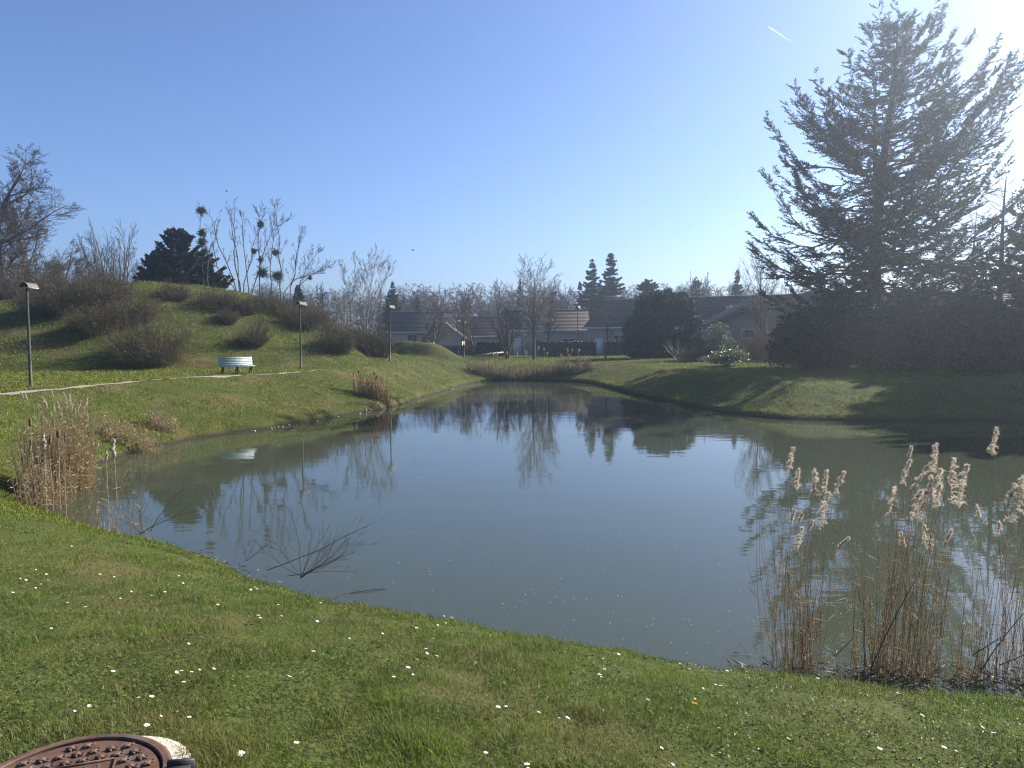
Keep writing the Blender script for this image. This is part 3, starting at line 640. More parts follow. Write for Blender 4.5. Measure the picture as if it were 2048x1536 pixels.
m_gloss = mat('glossy_pale_leaf', (0.060, 0.085, 0.035), (0.100, 0.130, 0.055), scale=2, rough=.42, trans=.3, tint=(0.26, 0.28, 0.16), spec=.4)
def shrub_at(label, u, v, wpx, hpx, n, leaf, material, seed, lum=7, name='shrub', ratio=.45, dd=None, group=None, updir=.2):
    rs = np.random.RandomState(seed); c = hit(u, v) if dd is None else np.array([(u - U0) / F * dd, dd, 0]); 
    if dd is not None: c[2] = Hz(c[0], dd)
    d = c[1]; w, h = wpx * d / F, hpx * d / F
    return leafy(name, label, heap(rs, c, w, w * .8, h, lum), n, leaf, material, seed, ratio=ratio, base=c, group=group, updir=updir)
m_laurel = mat('laurel_leaf', (0.010, 0.018, 0.010), (0.021, 0.032, 0.017), scale=1.5, rough=.45, trans=.12, tint=(0.032, 0.050, 0.022), spec=.35)  # laurel green, a darker leaf colour than the evergreen leaf
shrub_at('tall pale-leaved glossy shrub before the grey gable', 1447, 722, 92, 78, 3800, .09, m_gloss, 31, 9)
shrub_at('low spreading glossy shrub at the foot of the pale-leaved one', 1455, 732, 104, 36, 3400, .085, m_gloss, 32, 8)
shrub_at('dense dark green shrub beside the pink-brown twiggy bush', 1512, 718, 64, 62, 4200, .08, m_evergreen, 33, 7)
twig_bush('twiggy_bush', 'brown twiggy bush with pruned stubs beside the round black pine', 1385, 722, 84, 40, 34, leafm=m_dryleaf, stemm=m_twigred, nst=260, nleaf=900)
twig_bush('twiggy_bush', 'tall pink-brown leafless bush in front of the grey gable', 1530, 722, 76, 108, 35, leafm=m_dryleaf, stemm=m_twigred, nst=320, nleaf=700)
# cut branches lying under the pine
rs = np.random.RandomState(5); c = hit(1362, 720)
t = thing('cut_branch', 'bare pale cut branches lying under the round black pine', 'branch', c)
lv = grow(rs, np.repeat(c[None], 9, 0) + rs.normal(0, .35, (9, 3)) * [1.6, .6, .1], rs.normal(0, 1, (9, 3)) * [1, .5, .25] + [0, 0, .45], np.full(9, 1.7), np.full(9, .04), [dict(n=5, ang=.7, ratio=.45, nseg=3, bend=.15)], (4, .15, 0, .6))
g = Geo(); [g.tubes(p, np.maximum(r, .012), 4) for p, r in lv]; g.build('stem', m_barkpale, t)

# ------------------------------------------------------------------ the tall conifer
rs = np.random.RandomState(77)
d = 50.0; bx = at(1742, 700, d)[0]; bz = Hz(bx, d) - .1; topz = at(1776, 62, d)[2]
base = np.array([bx, d, bz]); hh = topz - bz
t = thing('cypress_tree', 'very tall spreading conifer towering over the right side of the pond', 'tree', base)
tz = np.linspace(0, 1, 16); lead = base + np.stack([1.1 * tz ** 2 + .10 * np.sin(9 * tz), .15 * np.sin(7 * tz), tz * hh], 1)
g = Geo(); g.tubes(lead, .50 * (1 - tz) ** .8 + .03, 10)
t2 = np.linspace(0, 1, 9); l2 = lead[7] + np.stack([-.55 * np.sin(1.5 * t2) + .3 * t2 ** 2, .3 * t2, t2 * hh * .42], 1)
g.tubes(l2, .22 * (1 - t2) + .02, 8); 
lay = .05 + .93 * np.linspace(0, 1, 24) ** .92; tt = np.clip(np.repeat(lay, 11) + rs.normal(0, .011, 264), .04, .985); tt = tt[(tt < .55) | (rs.rand(len(tt)) < .84)]; nb = len(tt); az = np.arange(nb) * 2.399 + rs.normal(0, .35, nb)
zs = bz + tt * hh
zr_ = zs - bz
cl = np.interp(zr_, [0, 3, 6, 9, 13.4, 17.6, 20.6, 22.6, 25], [5.8, 7.4, 8.9, 9.8, 7.8, 4.6, 2.5, 1.3, .3])
cr = np.interp(zr_, [0, 3, 6, 9, 10.5, 13.5, 17.6, 20.6, 22.6, 25], [7.2, 8.2, 9.4, 10.2, 9.9, 8.3, 5.2, 2.8, 1.5, .4])
k = .5 + .5 * np.cos(az); L = (cl * .90 * (1 - k) + cr * .97 * k) * np.where(rs.rand(nb) < .25, rs.uniform(.92, 1.14, nb), rs.uniform(.45, .90, nb))
asc = np.interp(tt, [0, .15, .4, .7, 1], [-.08, -.02, .09, .32, .75]) + np.interp(tt, lay, rs.normal(0, .07, 24)) + rs.normal(0, .12, nb) + .18 * np.cos(az)
m = 10; s_ = np.linspace(0, 1, m)
st = np.stack([np.interp(tt, tz, lead[:, i]) for i in range(3)], 1)
pz = np.tan(asc)[:, None] * s_ + (.12 + .34 * rs.rand(nb, 1)) * s_ ** 3 - .10 * np.sin(math.pi * s_)
jit = np.cumsum(rs.normal(0, .030, (nb, m, 3)), 1); jit[:, 0] = 0
cosf = np.cos(np.clip(asc, -.3, 1.0))[:, None]
dirv = np.stack([np.cos(az), np.sin(az)], 1)
pts = np.concatenate([st[:, None, :2] + dirv[:, None] * (L[:, None] * s_ * cosf)[..., None], (st[:, 2:3] + L[:, None] * cosf * pz)[..., None]], -1) + jit * L[:, None, None]
rb = np.clip(.011 * L + .012, .02, .13)[:, None] * (1.05 - s_)[None]
g.tubes(pts, rb, 6)
g.build('trunk', m_bark, t, True)
# side sprays: secondary twigs, then small scale-leaf sprays
dirs = np.gradient(pts, axis=1); dirs = nrm(dirs)
k2 = np.maximum(9, (L * 6.2).astype(int)); b_ = np.repeat(np.arange(nb), k2); u2 = .20 + .80 * np.power(rs.rand(len(b_)), .70)
f = np.clip(u2 * (m - 1), 0, m - 1.001); i0 = f.astype(int); w = (f - i0)[:, None]
p = pts[b_, i0] * (1 - w) + pts[b_, i0 + 1] * w; pd = dirs[b_, i0]
side = nrm(np.cross(pd, [0, 0, 1.0])); sg = np.where(rs.rand(len(b_)) < .5, -1, 1)[:, None]
d2 = nrm(pd * rs.uniform(.5, 1.0, (len(b_), 1)) + side * sg * rs.uniform(.3, .95, (len(b_), 1)) + np.array([0, 0, 1.]) * rs.normal(-.03, .20, (len(b_), 1)))
l2_ = (L[b_] * .20 * (1.12 - u2) + .50) * rs.uniform(.6, 1.2, len(b_))
s3 = np.linspace(0, 1, 5)[None, :, None]
tw = p[:, None] + d2[:, None] * l2_[:, None, None] * s3 + np.array([0, 0, 1.]) * (l2_[:, None, None] * .22 * (s3 ** 2 - .9 * s3))
c = Geo(); c.tubes(tw, np.linspace(.016, .008, 5)[None].repeat(len(tw), 0), 3, mi=1)
k3 = np.maximum(9, (l2_ * 34).astype(int)); e = np.repeat(np.arange(len(tw)), k3); u3 = rs.rand(len(e)) ** .8
f = np.clip(u3 * 4, 0, 3.999); i0 = f.astype(int); w = (f - i0)[:, None]
q = tw[e, i0] * (1 - w) + tw[e, i0 + 1] * w; qd = nrm(tw[e, i0 + 1] - tw[e, i0])
sid = nrm(np.cross(qd, [0, 0, 1.]) + rs.normal(0, .25, q.shape)); sg = np.where(rs.rand(len(e)) < .5, -1, 1)[:, None]
A = nrm(qd * .9 + sid * sg * .65 + rs.normal(0, .22, q.shape) + np.array([0, 0, -.06])); ll = rs.uniform(.07, .155, len(e)) * (1.1 - .35 * u3)
B = nrm(np.cross(A, rs.normal(0, 1, q.shape)))
c.leaves(q + A * ll[:, None], A * ll[:, None], B * (ll * rs.uniform(.18, .32, len(e)))[:, None], 0, rs.rand(len(e)) * .6)
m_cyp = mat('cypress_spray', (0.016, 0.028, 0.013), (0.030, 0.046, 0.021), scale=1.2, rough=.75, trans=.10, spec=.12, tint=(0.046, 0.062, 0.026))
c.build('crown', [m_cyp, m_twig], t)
print('conifer sprays', len(e))

# dark evergreen shrubs at its foot
shrub_at('tall dark evergreen tree with its side showing at the right edge', 2150, 0, 250, 520, 20000, .17, m_laurel, 59, 22, name='evergreen_tree', dd=48.5)
shrub_at('broad dark evergreen tree at the water side past the shrubbery', 2190, 0, 340, 400, 15000, .17, m_laurel, 58, 16, name='evergreen_tree', dd=40)
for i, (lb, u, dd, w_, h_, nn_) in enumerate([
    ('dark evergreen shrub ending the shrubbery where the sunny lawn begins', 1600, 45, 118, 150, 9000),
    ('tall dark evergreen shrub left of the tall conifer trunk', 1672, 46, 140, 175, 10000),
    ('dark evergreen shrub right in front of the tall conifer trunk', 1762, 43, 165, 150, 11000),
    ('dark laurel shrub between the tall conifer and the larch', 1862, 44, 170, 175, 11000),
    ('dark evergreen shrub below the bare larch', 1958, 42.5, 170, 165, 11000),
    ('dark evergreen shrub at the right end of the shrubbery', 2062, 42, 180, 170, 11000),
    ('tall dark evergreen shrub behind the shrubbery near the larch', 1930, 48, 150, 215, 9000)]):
    shrub_at(lb, u, 0, w_, h_, int(nn_ * 2.4), .10, m_laurel, 40 + i, 18, name='evergreen_shrub', dd=dd, group='dark shrubbery under the tall conifer')

for u_, d_, v_, w_, sd_, lb_ in ((2330, 43, 200, 420, 53, 'dark conifer beyond the right end of the shrubbery'), (2470, 37, 150, 480, 54, 'tall dark conifer on the right shore past the shrubbery'), (2185, 48, 270, 300, 55, 'dark conifer standing behind the larches')):
    fir('fir_tree', lb_, u_, d_, v_, w_, sd_, nl=1.5, shapef=lambda t: (1 - t) ** .5)
bare_tree('larch', 'bare larch with a straight dark trunk beside the tall conifer', 2012, 47, 345, 250, 'larch', 51, rad=.27)
bare_tree('larch', 'thinner bare larch half hidden behind the tall conifer', 1938, 53, 420, 170, 'larch', 52, rad=.2)

# ------------------------------------------------------------------ bare trees of the far lawn
GF = 'bare trees on the far lawn'
bare_tree('poplar_tree', 'tallest bare tree with an upright narrow crown on the far lawn', 1068, 71, 508, 86, 'column', 61, rad=.15, dens=1.25, group=GF, twig=m_twigpale)
bare_tree('poplar_tree', 'second upright bare tree just behind the tallest bare one', 1096, 80, 552, 66, 'column', 62, rad=.14, group=GF)
bare_tree('bare_tree', 'many-stemmed bare tree with a thick short trunk by the low rail', 1016, 73, 596, 84, 'fan', 63, rad=.11, group=GF, stems=7, spread=.2)
bare_tree('bare_tree', 'twin-trunked round bare tree in front of the small windows', 947, 80, 588, 96, 'round', 64, rad=.13, stems=2, group=GF, spread=.06, twig=m_twigred, dens=.8)
bare_tree('bare_tree', 'small round bare tree in front of the tan gable', 867, 81, 602, 84, 'round', 65, rad=.12, stems=2, group=GF, spread=.06, dens=.8)
bare_tree('birch_tree', 'slender birch with a white trunk before the pale house', 1049, 78, 618, 40, 'young', 66, rad=.08, group=GF, bark=m_barkpale, twig=m_twigpale)
bare_tree('young_tree', 'young bare tree with a straight stem in front of the white framed window', 1212, 66, 583, 62, 'young', 67, rad=.085, group=GF, twig=m_twigred)
bare_tree('bare_tree', 'bare tree with fine upright twigs rising above the grey gable', 1524, 66, 488, 104, 'column', 68, rad=.12, dens=1.2, group=GF, twig=m_twigpale)

# ------------------------------------------------------------------ conifers in the background
fir('fir_tree', 'small pointed dark fir beyond the birches', 785, 112, 562, 52, 71, z0=-1)
fir('fir_tree', 'small pointed dark fir beside the tallest bare tree', 1040, 125, 556, 30, 72, z0=-1)
fir('fir_tree', 'tallest dark fir above the dark tiled roof', 1222, 108, 503, 72, 73, z0=-1, nl=1.3, shapef=lambda t: (1 - t) ** .72, droop=.25)
fir('fir_tree', 'narrower dark fir left of the tallest fir', 1184, 110, 515, 64, 74, z0=-1, nl=.9, shapef=lambda t: (1 - t) ** .75)
fir('fir_tree', 'pointed dark fir above the ridge near the gable', 1475, 105, 536, 46, 75, z0=-1)
fir('cedar_tree', 'grey-green cedar with layered branches above the chimney', 1298, 100, 558, 76, 76, z0=-1, green=m_cedar, shapef=lambda t: (1 - t) ** .45, up=.25, droop=.1, nl=.8)
fir('fir_tree', 'small dark fir in front of the round bare tree above the ridge', 1392, 104, 552, 40, 77, z0=-1, shapef=lambda t: (1 - t) ** .5, nl=.7)
fir('fir_tree', 'short dark conifer just left of the two tall firs', 1160, 112, 558, 34, 78, z0=-1, nl=.7)
fir('fir_tree', 'dark conifer peeping over the hill beside the mistletoe trees', 596, 72, 566, 60, 79, z0=-.2, nl=.8)
fir('fir_tree', 'low dark conifer behind the wooded end of the hill', 835, 118, 592, 30, 80, z0=-1, nl=.7)

# ------------------------------------------------------------------ bare woodland along the horizon
GW = 'bare trees of the wood on the skyline'
for i, (u, v, w_, dd, lb) in enumerate([
    (996, 556, 70, 120, 'round bare crown standing above the wood left of the small fir'), (925, 566, 84, 124, 'broad bare crown in the middle of the wood'),
    (872, 580, 60, 118, 'low bare crown beside the broad one in the wood'), (1400, 543, 86, 112, 'big round bare crown above the dark tiled roof'),
    (1365, 572, 50, 118, 'small bare crown left of the big round one above the roof'), (1128, 582, 60, 116, 'bare crown between the tallest bare tree and the firs'),
    (1445, 572, 46, 120, 'small bare crown right of the big round one above the roof'), (815, 588, 50, 122, 'bare crown right beside the pointed fir beyond the birches'),
    (690, 570, 80, 84, 'bare bushy tree behind the birches'), (645, 565, 70, 76, 'bare bushy tree at the back of the hill')]):
    bare_tree('bare_tree', lb, u, dd, v, w_, 'round', 90 + i, group=GW, ground=-1.0, dens=.72, rm=1.25, twig=m_twig if i % 2 else m_twigpale)
rs = np.random.RandomState(8); proto = [skeleton(np.random.RandomState(200 + i), 'round', (0, 0, 0), 1.0, 1.0, .02, .0020, dens=.62) for i in range(4)]
g = Geo()
for i in range(210):
    dd = rs.uniform(118, 165); u = rs.uniform(520, 1700) if i < 170 else rs.uniform(-300, 500); x_ = (u - U0) / F * dd; hgt = rs.uniform(8.8, 11.8) * dd / 130; a = rs.uniform(0, 6.28)
    Rm = np.array([[math.cos(a), -math.sin(a), 0], [math.sin(a), math.cos(a), 0], [0, 0, 1]]) * np.array([[hgt * 1.1], [hgt * 1.1], [hgt]])
    for j, (p_, r_) in enumerate(proto[i % 4]): g.tubes(p_ @ Rm.T + np.array([x_, dd, -1.0]), np.maximum(r_ * hgt * .9, .018), 4 if j == 0 else 3)
tag(g.build('woods', m_twig), 'bare winter wood along the skyline', 'wood', kind='stuff')
g = Geo(); n = 26000; dd = rs.uniform(112, 170, n); u = rs.uniform(-300, 1800, n); x_ = (u - U0) / F * dd
P = np.stack([x_, dd, -1 + rs.uniform(0, 5.0, n) * (.8 + .3 * np.sin(x_ * .35 + dd * .1))], 1)
A = nrm(rs.normal(0, 1, P.shape) + [0, 0, .6]) * rs.uniform(.3, .8, n)[:, None]; B = nrm(np.cross(A, rs.normal(0, 1, P.shape))) * rs.uniform(.06, .2, n)[:, None]
g.leaves(P, A, B, 0, rs.rand(n))
tag(g.build('undergrowth', mat('undergrowth', (0.055, 0.048, 0.034), (0.085, 0.075, 0.05), scale=.5, trans=.1, tint=(0.045, 0.055, 0.03))), 'low thicket in the wood on the skyline', 'undergrowth', kind='stuff')

# ------------------------------------------------------------------ trees on and behind the hill
GL = 'bare trees behind the hill'
bare_tree('oak_tree', 'huge bare oak at the left edge behind the hill', -70, 60, 262, 340, 'round', 101, rad=.38, group=GL, dens=1.45, rm=1.1)
bare_tree('oak_tree', 'spreading bare oak right of the huge one', 52, 64, 372, 180, 'round', 102, rad=.24, group=GL, dens=1.4, rm=1.1)
bare_tree('oak_tree', 'low leaning bare oak at the end of the oak clump', 112, 58, 488, 130, 'round', 103, rad=.14, group=GL, dens=1.3, lean=.2)
bare_tree('oak_tree', 'bare oak low behind the dark thicket of the hill', 0, 57, 408, 180, 'round', 106, rad=.17, group=GL, dens=1.4, rm=1.1)
bare_tree('bare_tree', 'fan-shaped bare tree between the oaks and the dark spreading conifer', 230, 63, 448, 215, 'fan', 104, rad=.09, stems=18, group=GL, spread=.5, dens=1.1)
rs = np.random.RandomState(9)
d = 58.5; lump = []
for u, v, r_ in [(350, 500, 26), (352, 478, 13), (322, 525, 22), (300, 545, 16), (385, 520, 24), (395, 545, 26), (340, 545, 28), (420, 555, 18), (365, 470, 8), (312, 505, 10), (378, 492, 12), (435, 560, 10)]:
    c = at(u, v, d + rs.uniform(-1.2, 1.2)); R_ = r_ * d / F; lump.append((c[0], c[1], c[2], R_, R_ * 1.1, R_ * 1.25))
for j, (u, v, w_, lb) in enumerate([(352, 461, 96, 'dark spreading conifer on the hilltop, its highest peak'), (312, 505, 70, 'lower left peak of the dark conifer group on the hilltop'), (402, 505, 84, 'lower right conifer of the dark group on the hilltop')]):
    fir('juniper_tree', lb, u, 58.5 + j * .8, v, w_ * .92, 110 + j, up=.8, droop=.0, nl=.62, shapef=lambda t: (1 - t) ** .62, green=m_fir, leaf=.34, plate=.55, group='dark conifers on the hilltop')
m_mist = mat('mistletoe', (0.055, 0.065, 0.018), (0.085, 0.095, 0.028), scale=4, trans=.2, tint=(0.13, 0.12, 0.045))
def mistletoe(label, u, v, rpx, d, seed):
    rs = np.random.RandomState(seed); c = at(u, v, d); R_ = rpx * .88 * d / F; n = 210
    q = nrm(rs.normal(0, 1, (n, 3))); l = R_ * rs.uniform(.45, 1.2, n) * (1 + .22 * np.sin(4 * q[:, 0] + seed) + .18 * np.sin(5 * q[:, 2] + 2 * seed))
    t = thing('mistletoe', label, 'mistletoe', c, 'mistletoe balls in the bare trees')
    Geo().tubes(np.stack([np.repeat(c[None], n, 0), c + q * l[:, None] * .55, c + q * l[:, None] + rs.normal(0, .05, (n, 3))], 1), np.tile([.02, .014, .01], (n, 1)), 3).build('stem', m_mist, t)
    P = c + q * l[:, None] * rs.uniform(.5, 1.1, (n, 1)); P = np.concatenate([P, P + rs.normal(0, R_ * .12, P.shape)])
    A = nrm(rs.normal(0, 1, P.shape)) * .075; B = nrm(np.cross(A, rs.normal(0, 1, P.shape))) * .026
    Geo().leaves(P, A, B, 0, rs.rand(len(P))).build('foliage', m_mist, t)
def stems_tree(name, label, d, lines_, seed, rad=.08, group=GL, twn=9, bark=None, tw=None, ratio=.28):
    """tree given by the run of its main stems; side branches and twigs are grown on them"""
    rs = np.random.RandomState(seed); P = []
    for ln_ in lines_:
        q = np.array([at(u, v, d + k * .0) for k, (u, v) in enumerate(ln_)]); dd = np.cumsum(rs.normal(0, .25, len(q))); q[:, 1] += dd - dd[0]
        tt = np.linspace(0, len(q) - 1, 9); q = np.stack([np.interp(tt, np.arange(len(q)), q[:, i]) for i in range(3)], 1)
        q[1:-1] += rs.normal(0, .05, (7, 3)); P.append(q)
    P = np.array(P); zb = P[:, 0, 2].min()
    for q in P: q[0, 2] = min(q[0, 2], Hz(q[0, 0], q[0, 1])) - .1
    base = np.array([P[:, 0, 0].mean(), P[:, 0, 1].mean(), Hz(P[:, 0, 0].mean(), P[:, 0, 1].mean())])
    L = np.linalg.norm(P[:, -1] - P[:, 0], axis=1); D = nrm(np.gradient(P, axis=1)); R = (rad * L / L.max())[:, None] * (1.08 - np.linspace(0, 1, 9))[None]
    t = thing(name, label, 'tree', base, group); Geo().tubes(P, np.maximum(R, d * .00012), 6).build('trunk', bark or m_twig, t, True)
    g = Geo(); pts, dirs, rd_, Lc = P, D, R, L
    for lv in (dict(n=int(twn * 1.4), r=ratio, a=.55), dict(n=6, r=.45, a=.6), dict(n=4, r=.5, a=.6)):
        N, m_ = pts.shape[:2]; b_ = np.repeat(np.arange(N), lv['n']); t_ = rs.uniform(.22, 1, len(b_)); f = np.clip(t_ * (m_ - 1), 0, m_ - 1.001); i0 = f.astype(int); w = (f - i0)[:, None]
        p = pts[b_, i0] * (1 - w) + pts[b_, i0 + 1] * w; pd = dirs[b_, i0]; q = rs.normal(0, 1, p.shape); q = nrm(q - (q * pd).sum(1, keepdims=True) * pd)
        dv = nrm(pd * math.cos(lv['a']) + q * math.sin(lv['a']) + [0, 0, .12]); l = Lc[b_] * lv['r'] * (1.1 - .75 * t_) * rs.uniform(.5, 1.2, len(b_)); s_ = np.linspace(0, 1, 4)[None, :, None]
        pts = p[:, None] + dv[:, None] * l[:, None, None] * s_ + np.cumsum(rs.normal(0, .03, (len(b_), 4, 3)), 1) * l[:, None, None] * (s_ > 0) + np.array([0, 0, .1]) * l[:, None, None] * s_ ** 2
        dirs = nrm(np.gradient(pts, axis=1)); r0 = np.minimum(rd_[b_, i0] * .6, .03); rd_ = r0[:, None] * np.linspace(1, .35, 4)[None]; Lc = l
        g.tubes(pts, np.maximum(rd_ * .8, d * .00010), 3)
    g.build('crown', tw or m_twig, t)
stems_tree('poplar_tree', 'thin pole-like tree strung with four mistletoe balls on the hilltop', 57, [[(408, 582), (404, 520), (404, 460), (402, 408)], [(418, 582), (412, 520), (428, 470), (440, 420)]], 121, .045, twn=12, ratio=.14)
stems_tree('bare_tree', 'leafless tree of long thin stems fanning out from the hilltop', 57.5, [[(478, 590), (445, 500), (426, 440), (420, 425)], [(480, 592), (470, 500), (462, 440), (456, 408)], [(484, 592), (470, 520), (470, 440), (470, 404)], [(486, 592), (500, 520), (512, 470), (522, 430)], [(500, 592), (484, 500), (484, 440), (484, 430)], [(482, 590), (440, 540), (432, 500), (415, 450)]], 122, .045, twn=11, ratio=.16)
stems_tree('bare_tree', 'leafless mistletoe tree with three leaning stems right of the fanning one', 57, [[(498, 598), (522, 520), (540, 460), (556, 415)], [(545, 592), (540, 520), (552, 460), (580, 440)], [(520, 590), (518, 500), (520, 440), (512, 415)], [(562, 592), (560, 520), (556, 440), (552, 410)]], 123, .045, twn=14, ratio=.24)
stems_tree('bare_tree', 'leafless leaning tree with a long branch reaching right over the bushes', 57, [[(578, 600), (592, 530), (602, 480), (606, 462)], [(580, 602), (610, 560), (640, 540), (676, 530)], [(585, 602), (608, 540), (628, 505), (634, 500)], [(560, 600), (585, 560), (630, 550), (650, 540)]], 124, .04, twn=16, ratio=.26)
stems_tree('birch_tree', 'pale birch with wispy upright twigs behind the hill', 63, [[(704, 660), (702, 600), (688, 555), (682, 518)], [(704, 660), (706, 600), (712, 550), (708, 514)], [(703, 660), (704, 590), (722, 560), (716, 520)]], 125, .035, twn=18, ratio=.22, bark=m_barkpale, tw=m_twigpale)
stems_tree('birch_tree', 'taller pale birch with several white stems beside the wispy one', 64, [[(733, 672), (736, 600), (746, 540), (755, 500)], [(735, 675), (745, 610), (760, 560), (772, 515)], [(728, 670), (728, 600), (738, 540), (740, 505)], [(745, 675), (752, 610), (772, 560), (788, 530)]], 126, .04, twn=18, ratio=.22, bark=m_barkpale, tw=m_twigpale)
for i, (u, v, r_, lb) in enumerate([(403, 421, 10, 'topmost mistletoe ball at the tip of the pole-like tree'), (404, 466, 9, 'second mistletoe ball down the pole-like tree'), (404, 484, 11, 'third and widest mistletoe ball on the pole-like tree'), (409, 503, 8, 'lowest mistletoe ball on the pole-like tree'),
    (521, 449, 8, 'highest brown mistletoe ball right of the fanning stems'), (508, 502, 6, 'small mistletoe ball low on the left leaning stem'), (551, 505, 7, 'small mistletoe ball on the upright stem over the two big ones'), (525, 546, 14, 'left of the two big dark mistletoe balls near the bushes'), (555, 552, 15, 'right of the two big dark mistletoe balls near the bushes'), (521, 519, 6, 'faint small mistletoe tuft above the left big ball'), (620, 556, 4, 'tiny mistletoe tuft on the branch reaching right')]):
    mistletoe(lb, u, v, r_, 57, 130 + i)

# ------------------------------------------------------------------ bushes on the hill
m_twigolive = mat('olive_twigs', (0.068, 0.054, 0.030), (0.110, 0.088, 0.050), scale=2)
GB = 'twiggy bushes on the grassy hill'
for i, (u, v, w_, h_, gn, lb) in enumerate([
    (102, 626, 128, 96, 1, 'dark bush beside the nearest lamp head'), (205, 606, 136, 70, 0, 'broad olive bush at the middle of the left hill'), (190, 660, 112, 70, 0, 'brown bush just below the broad olive one'),
    (262, 642, 104, 64, 0, 'brown bush on the slope above the biggest dark one'),
    (292, 724, 172, 96, 1, 'biggest dark bush low on the hill slope behind the bench'), (350, 596, 80, 34, 0, 'flat brown bush on the crest below the dark conifers'), (205, 575, 90, 44, 0, 'pointed bush on the crest in front of the fan-shaped tree'),
    (440, 616, 96, 50, 1, 'dark bush on the crest below the fanning stems'), (486, 626, 60, 42, 0, 'brown bush on the crest beside the dark one'), (505, 690, 60, 52, 0, 'lone reddish bush on the slope above the bench'), (455, 645, 44, 30, 0, 'small bush between the crest and the lone reddish bush'),
    (555, 628, 100, 62, 1, 'dark bush on the falling crest below the mistletoe tree'), (608, 655, 80, 66, 0, 'brown bush right behind the second lamp head'), (672, 702, 84, 66, 1, 'dark round bush on the slope right of the second lamp'), (722, 700, 76, 62, 0, 'brown bush before the birches'), (752, 712, 70, 62, 1, 'dark bush at the foot of the third lamp'),
    (630, 640, 70, 46, 0, 'brown bush behind the second lamp bush'), (660, 668, 36, 20, 1, 'small green tuft between the crest bushes')]):
    twig_bush('hill_bush', lb, u, v, w_, h_, 140 + i, group=GB, leafm=m_bushgreen if gn else m_dryleaf, stemm=m_twigolive, nst=int(200 + w_ * h_ * .024), nleaf=int(1500 + w_ * h_ * .34))
# thicket behind the left crest
for i, (u, v, w_, h_, lb) in enumerate([(-20, 610, 150, 130, 'dark thicket bush at the left edge behind the first lamp'), (60, 600, 120, 120, 'thicket bush between the oaks above the first lamp'), (130, 590, 100, 90, 'thicket bush under the low leaning oak')]):
    twig_bush('thicket_bush', lb, u, v, w_, h_, 170 + i, d=55, group='thicket below the oaks', nst=520, nleaf=1600)
# shrubs in front of the far houses
shrub_at('round dark garden shrub beyond the little mound', 806, 692, 46, 34, 2200, .10, m_evergreen, 181, 5, dd=80)
shrub_at('wide green garden shrub before the tan gable', 850, 700, 70, 40, 3000, .10, m_hedge, 182, 6, dd=80)
shrub_at('low light green shrub on the edge of the mound', 822, 702, 60, 18, 1800, .08, m_bushgreen, 183, 5, dd=74)

# ------------------------------------------------------------------ lamps
m_pole = mat('lamp_pole_paint', (0.042, 0.037, 0.031), (0.066, 0.058, 0.049), scale=5, rough=.6, spec=.25)
m_hood = mat('lamp_hood', (0.085, 0.082, 0.072), (0.12, 0.115, 0.10), scale=8, rough=.6, spec=.25)
m_dark = mat('dark_metal', (0.02, 0.02, 0.02), (0.03, 0.03, 0.03), scale=5, rough=.5)
m_diff = mat('lamp_diffuser', (0.35, 0.35, 0.33), (0.4, 0.4, 0.38), scale=5, rough=.4)
def make_lamp(loc, label, h=3.7, ang=.08):
    x, y, z = loc; t = thing('street_lamp', label, 'street lamp', loc, 'lamps along the pond path'); o = np.array(loc, float)
    Geo().tubes(o + np.array([[0, 0, -.1], [0, 0, .06], [0, 0, .07], [0, 0, .9], [0, 0, .92], [0, 0, h - .12]]), [.085, .085, .056, .053, .047, .043], 12, cap=True).build('pole', m_pole, t, True)
    a = np.array([math.sin(ang), math.cos(ang), 0]); s_ = np.array([a[1], -a[0], 0]); up = np.array([0, 0, 1.]); r = .175; L0, L1 = -.15, .36
    g = Geo(); k = 13; th = np.linspace(0, math.pi, k); c = o + up * (h - .17)
    V = []
    for rr in (r, r - .025):
        for l in (L0, L1): V += [c + a * l + s_ * math.cos(q) * rr + up * math.sin(q) * rr * 1.0 for q in th]
    V = np.array(V); i = np.arange(k - 1)
    for A_, B_ in ((0, k), (3 * k, 2 * k), (2 * k, 0), (k, 3 * k)): g.add(V, np.stack([A_ + i, A_ + i + 1, B_ + i + 1, B_ + i], 1))
    g.build('hood', m_hood, t)
    for l in (L0 + .02, L1 - .02):
        V = np.array([c + a * l + s_ * math.cos(q) * (r - .03) + up * math.sin(q) * (r - .03) for q in th] + [c + a * l]); g = Geo(); g.add(V, [[j, j + 1, k] for j in range(k - 1)]); g.build('end_plate', m_dark, t)
    Geo().box(c + a * .13 + up * -.015, (.5, .34, .04), [a, s_, up]).build('diffuser', m_diff, t)
    Geo().box(c + up * .06, (.16, .14, .2), [a, s_, up]).build('bracket', m_dark, t)
    return t
lamp = None
for u, v, hpx, lb in [(62, 773, 208, 'nearest and tallest looking path lamp, beside the pale path'), (602, 737, 135, 'second path lamp, standing right of the bench'), (780, 722, 107, 'third path lamp, at the foot of the hill where bushes end')]:
    b_ = hit(u, v); h_ = hpx * b_[1] / F
    b_[2] = Hz(b_[0], b_[1])
    if lamp is None: lamp = make_lamp(b_, lb); lh = 3.7
    else:
        o = copy_tree(lamp, b_, lb, rz=-.45)
    print('lamp', b_, h_)
for u, v, d, lb in [(928, 718, 74, 'fourth path lamp, before the far hedge and fence'), (916, 700, 86, 'thin lamp post behind the fourth one, by the fence'), (1155, 690, 82, 'slim lamp post rising behind the long clipped hedge')]:
    b_ = at(u, v, d); b_[2] = Hz(b_[0], d)
    o = copy_tree(lamp, b_, lb, rz=.0 if d < 80 else -.5); ht = at(u, 643 if d < 80 else (640 if u < 1000 else 612), d)[2] - b_[2]; o.scale = (1, 1, ht / 3.7) if d > 76 else (1, 1, 1)

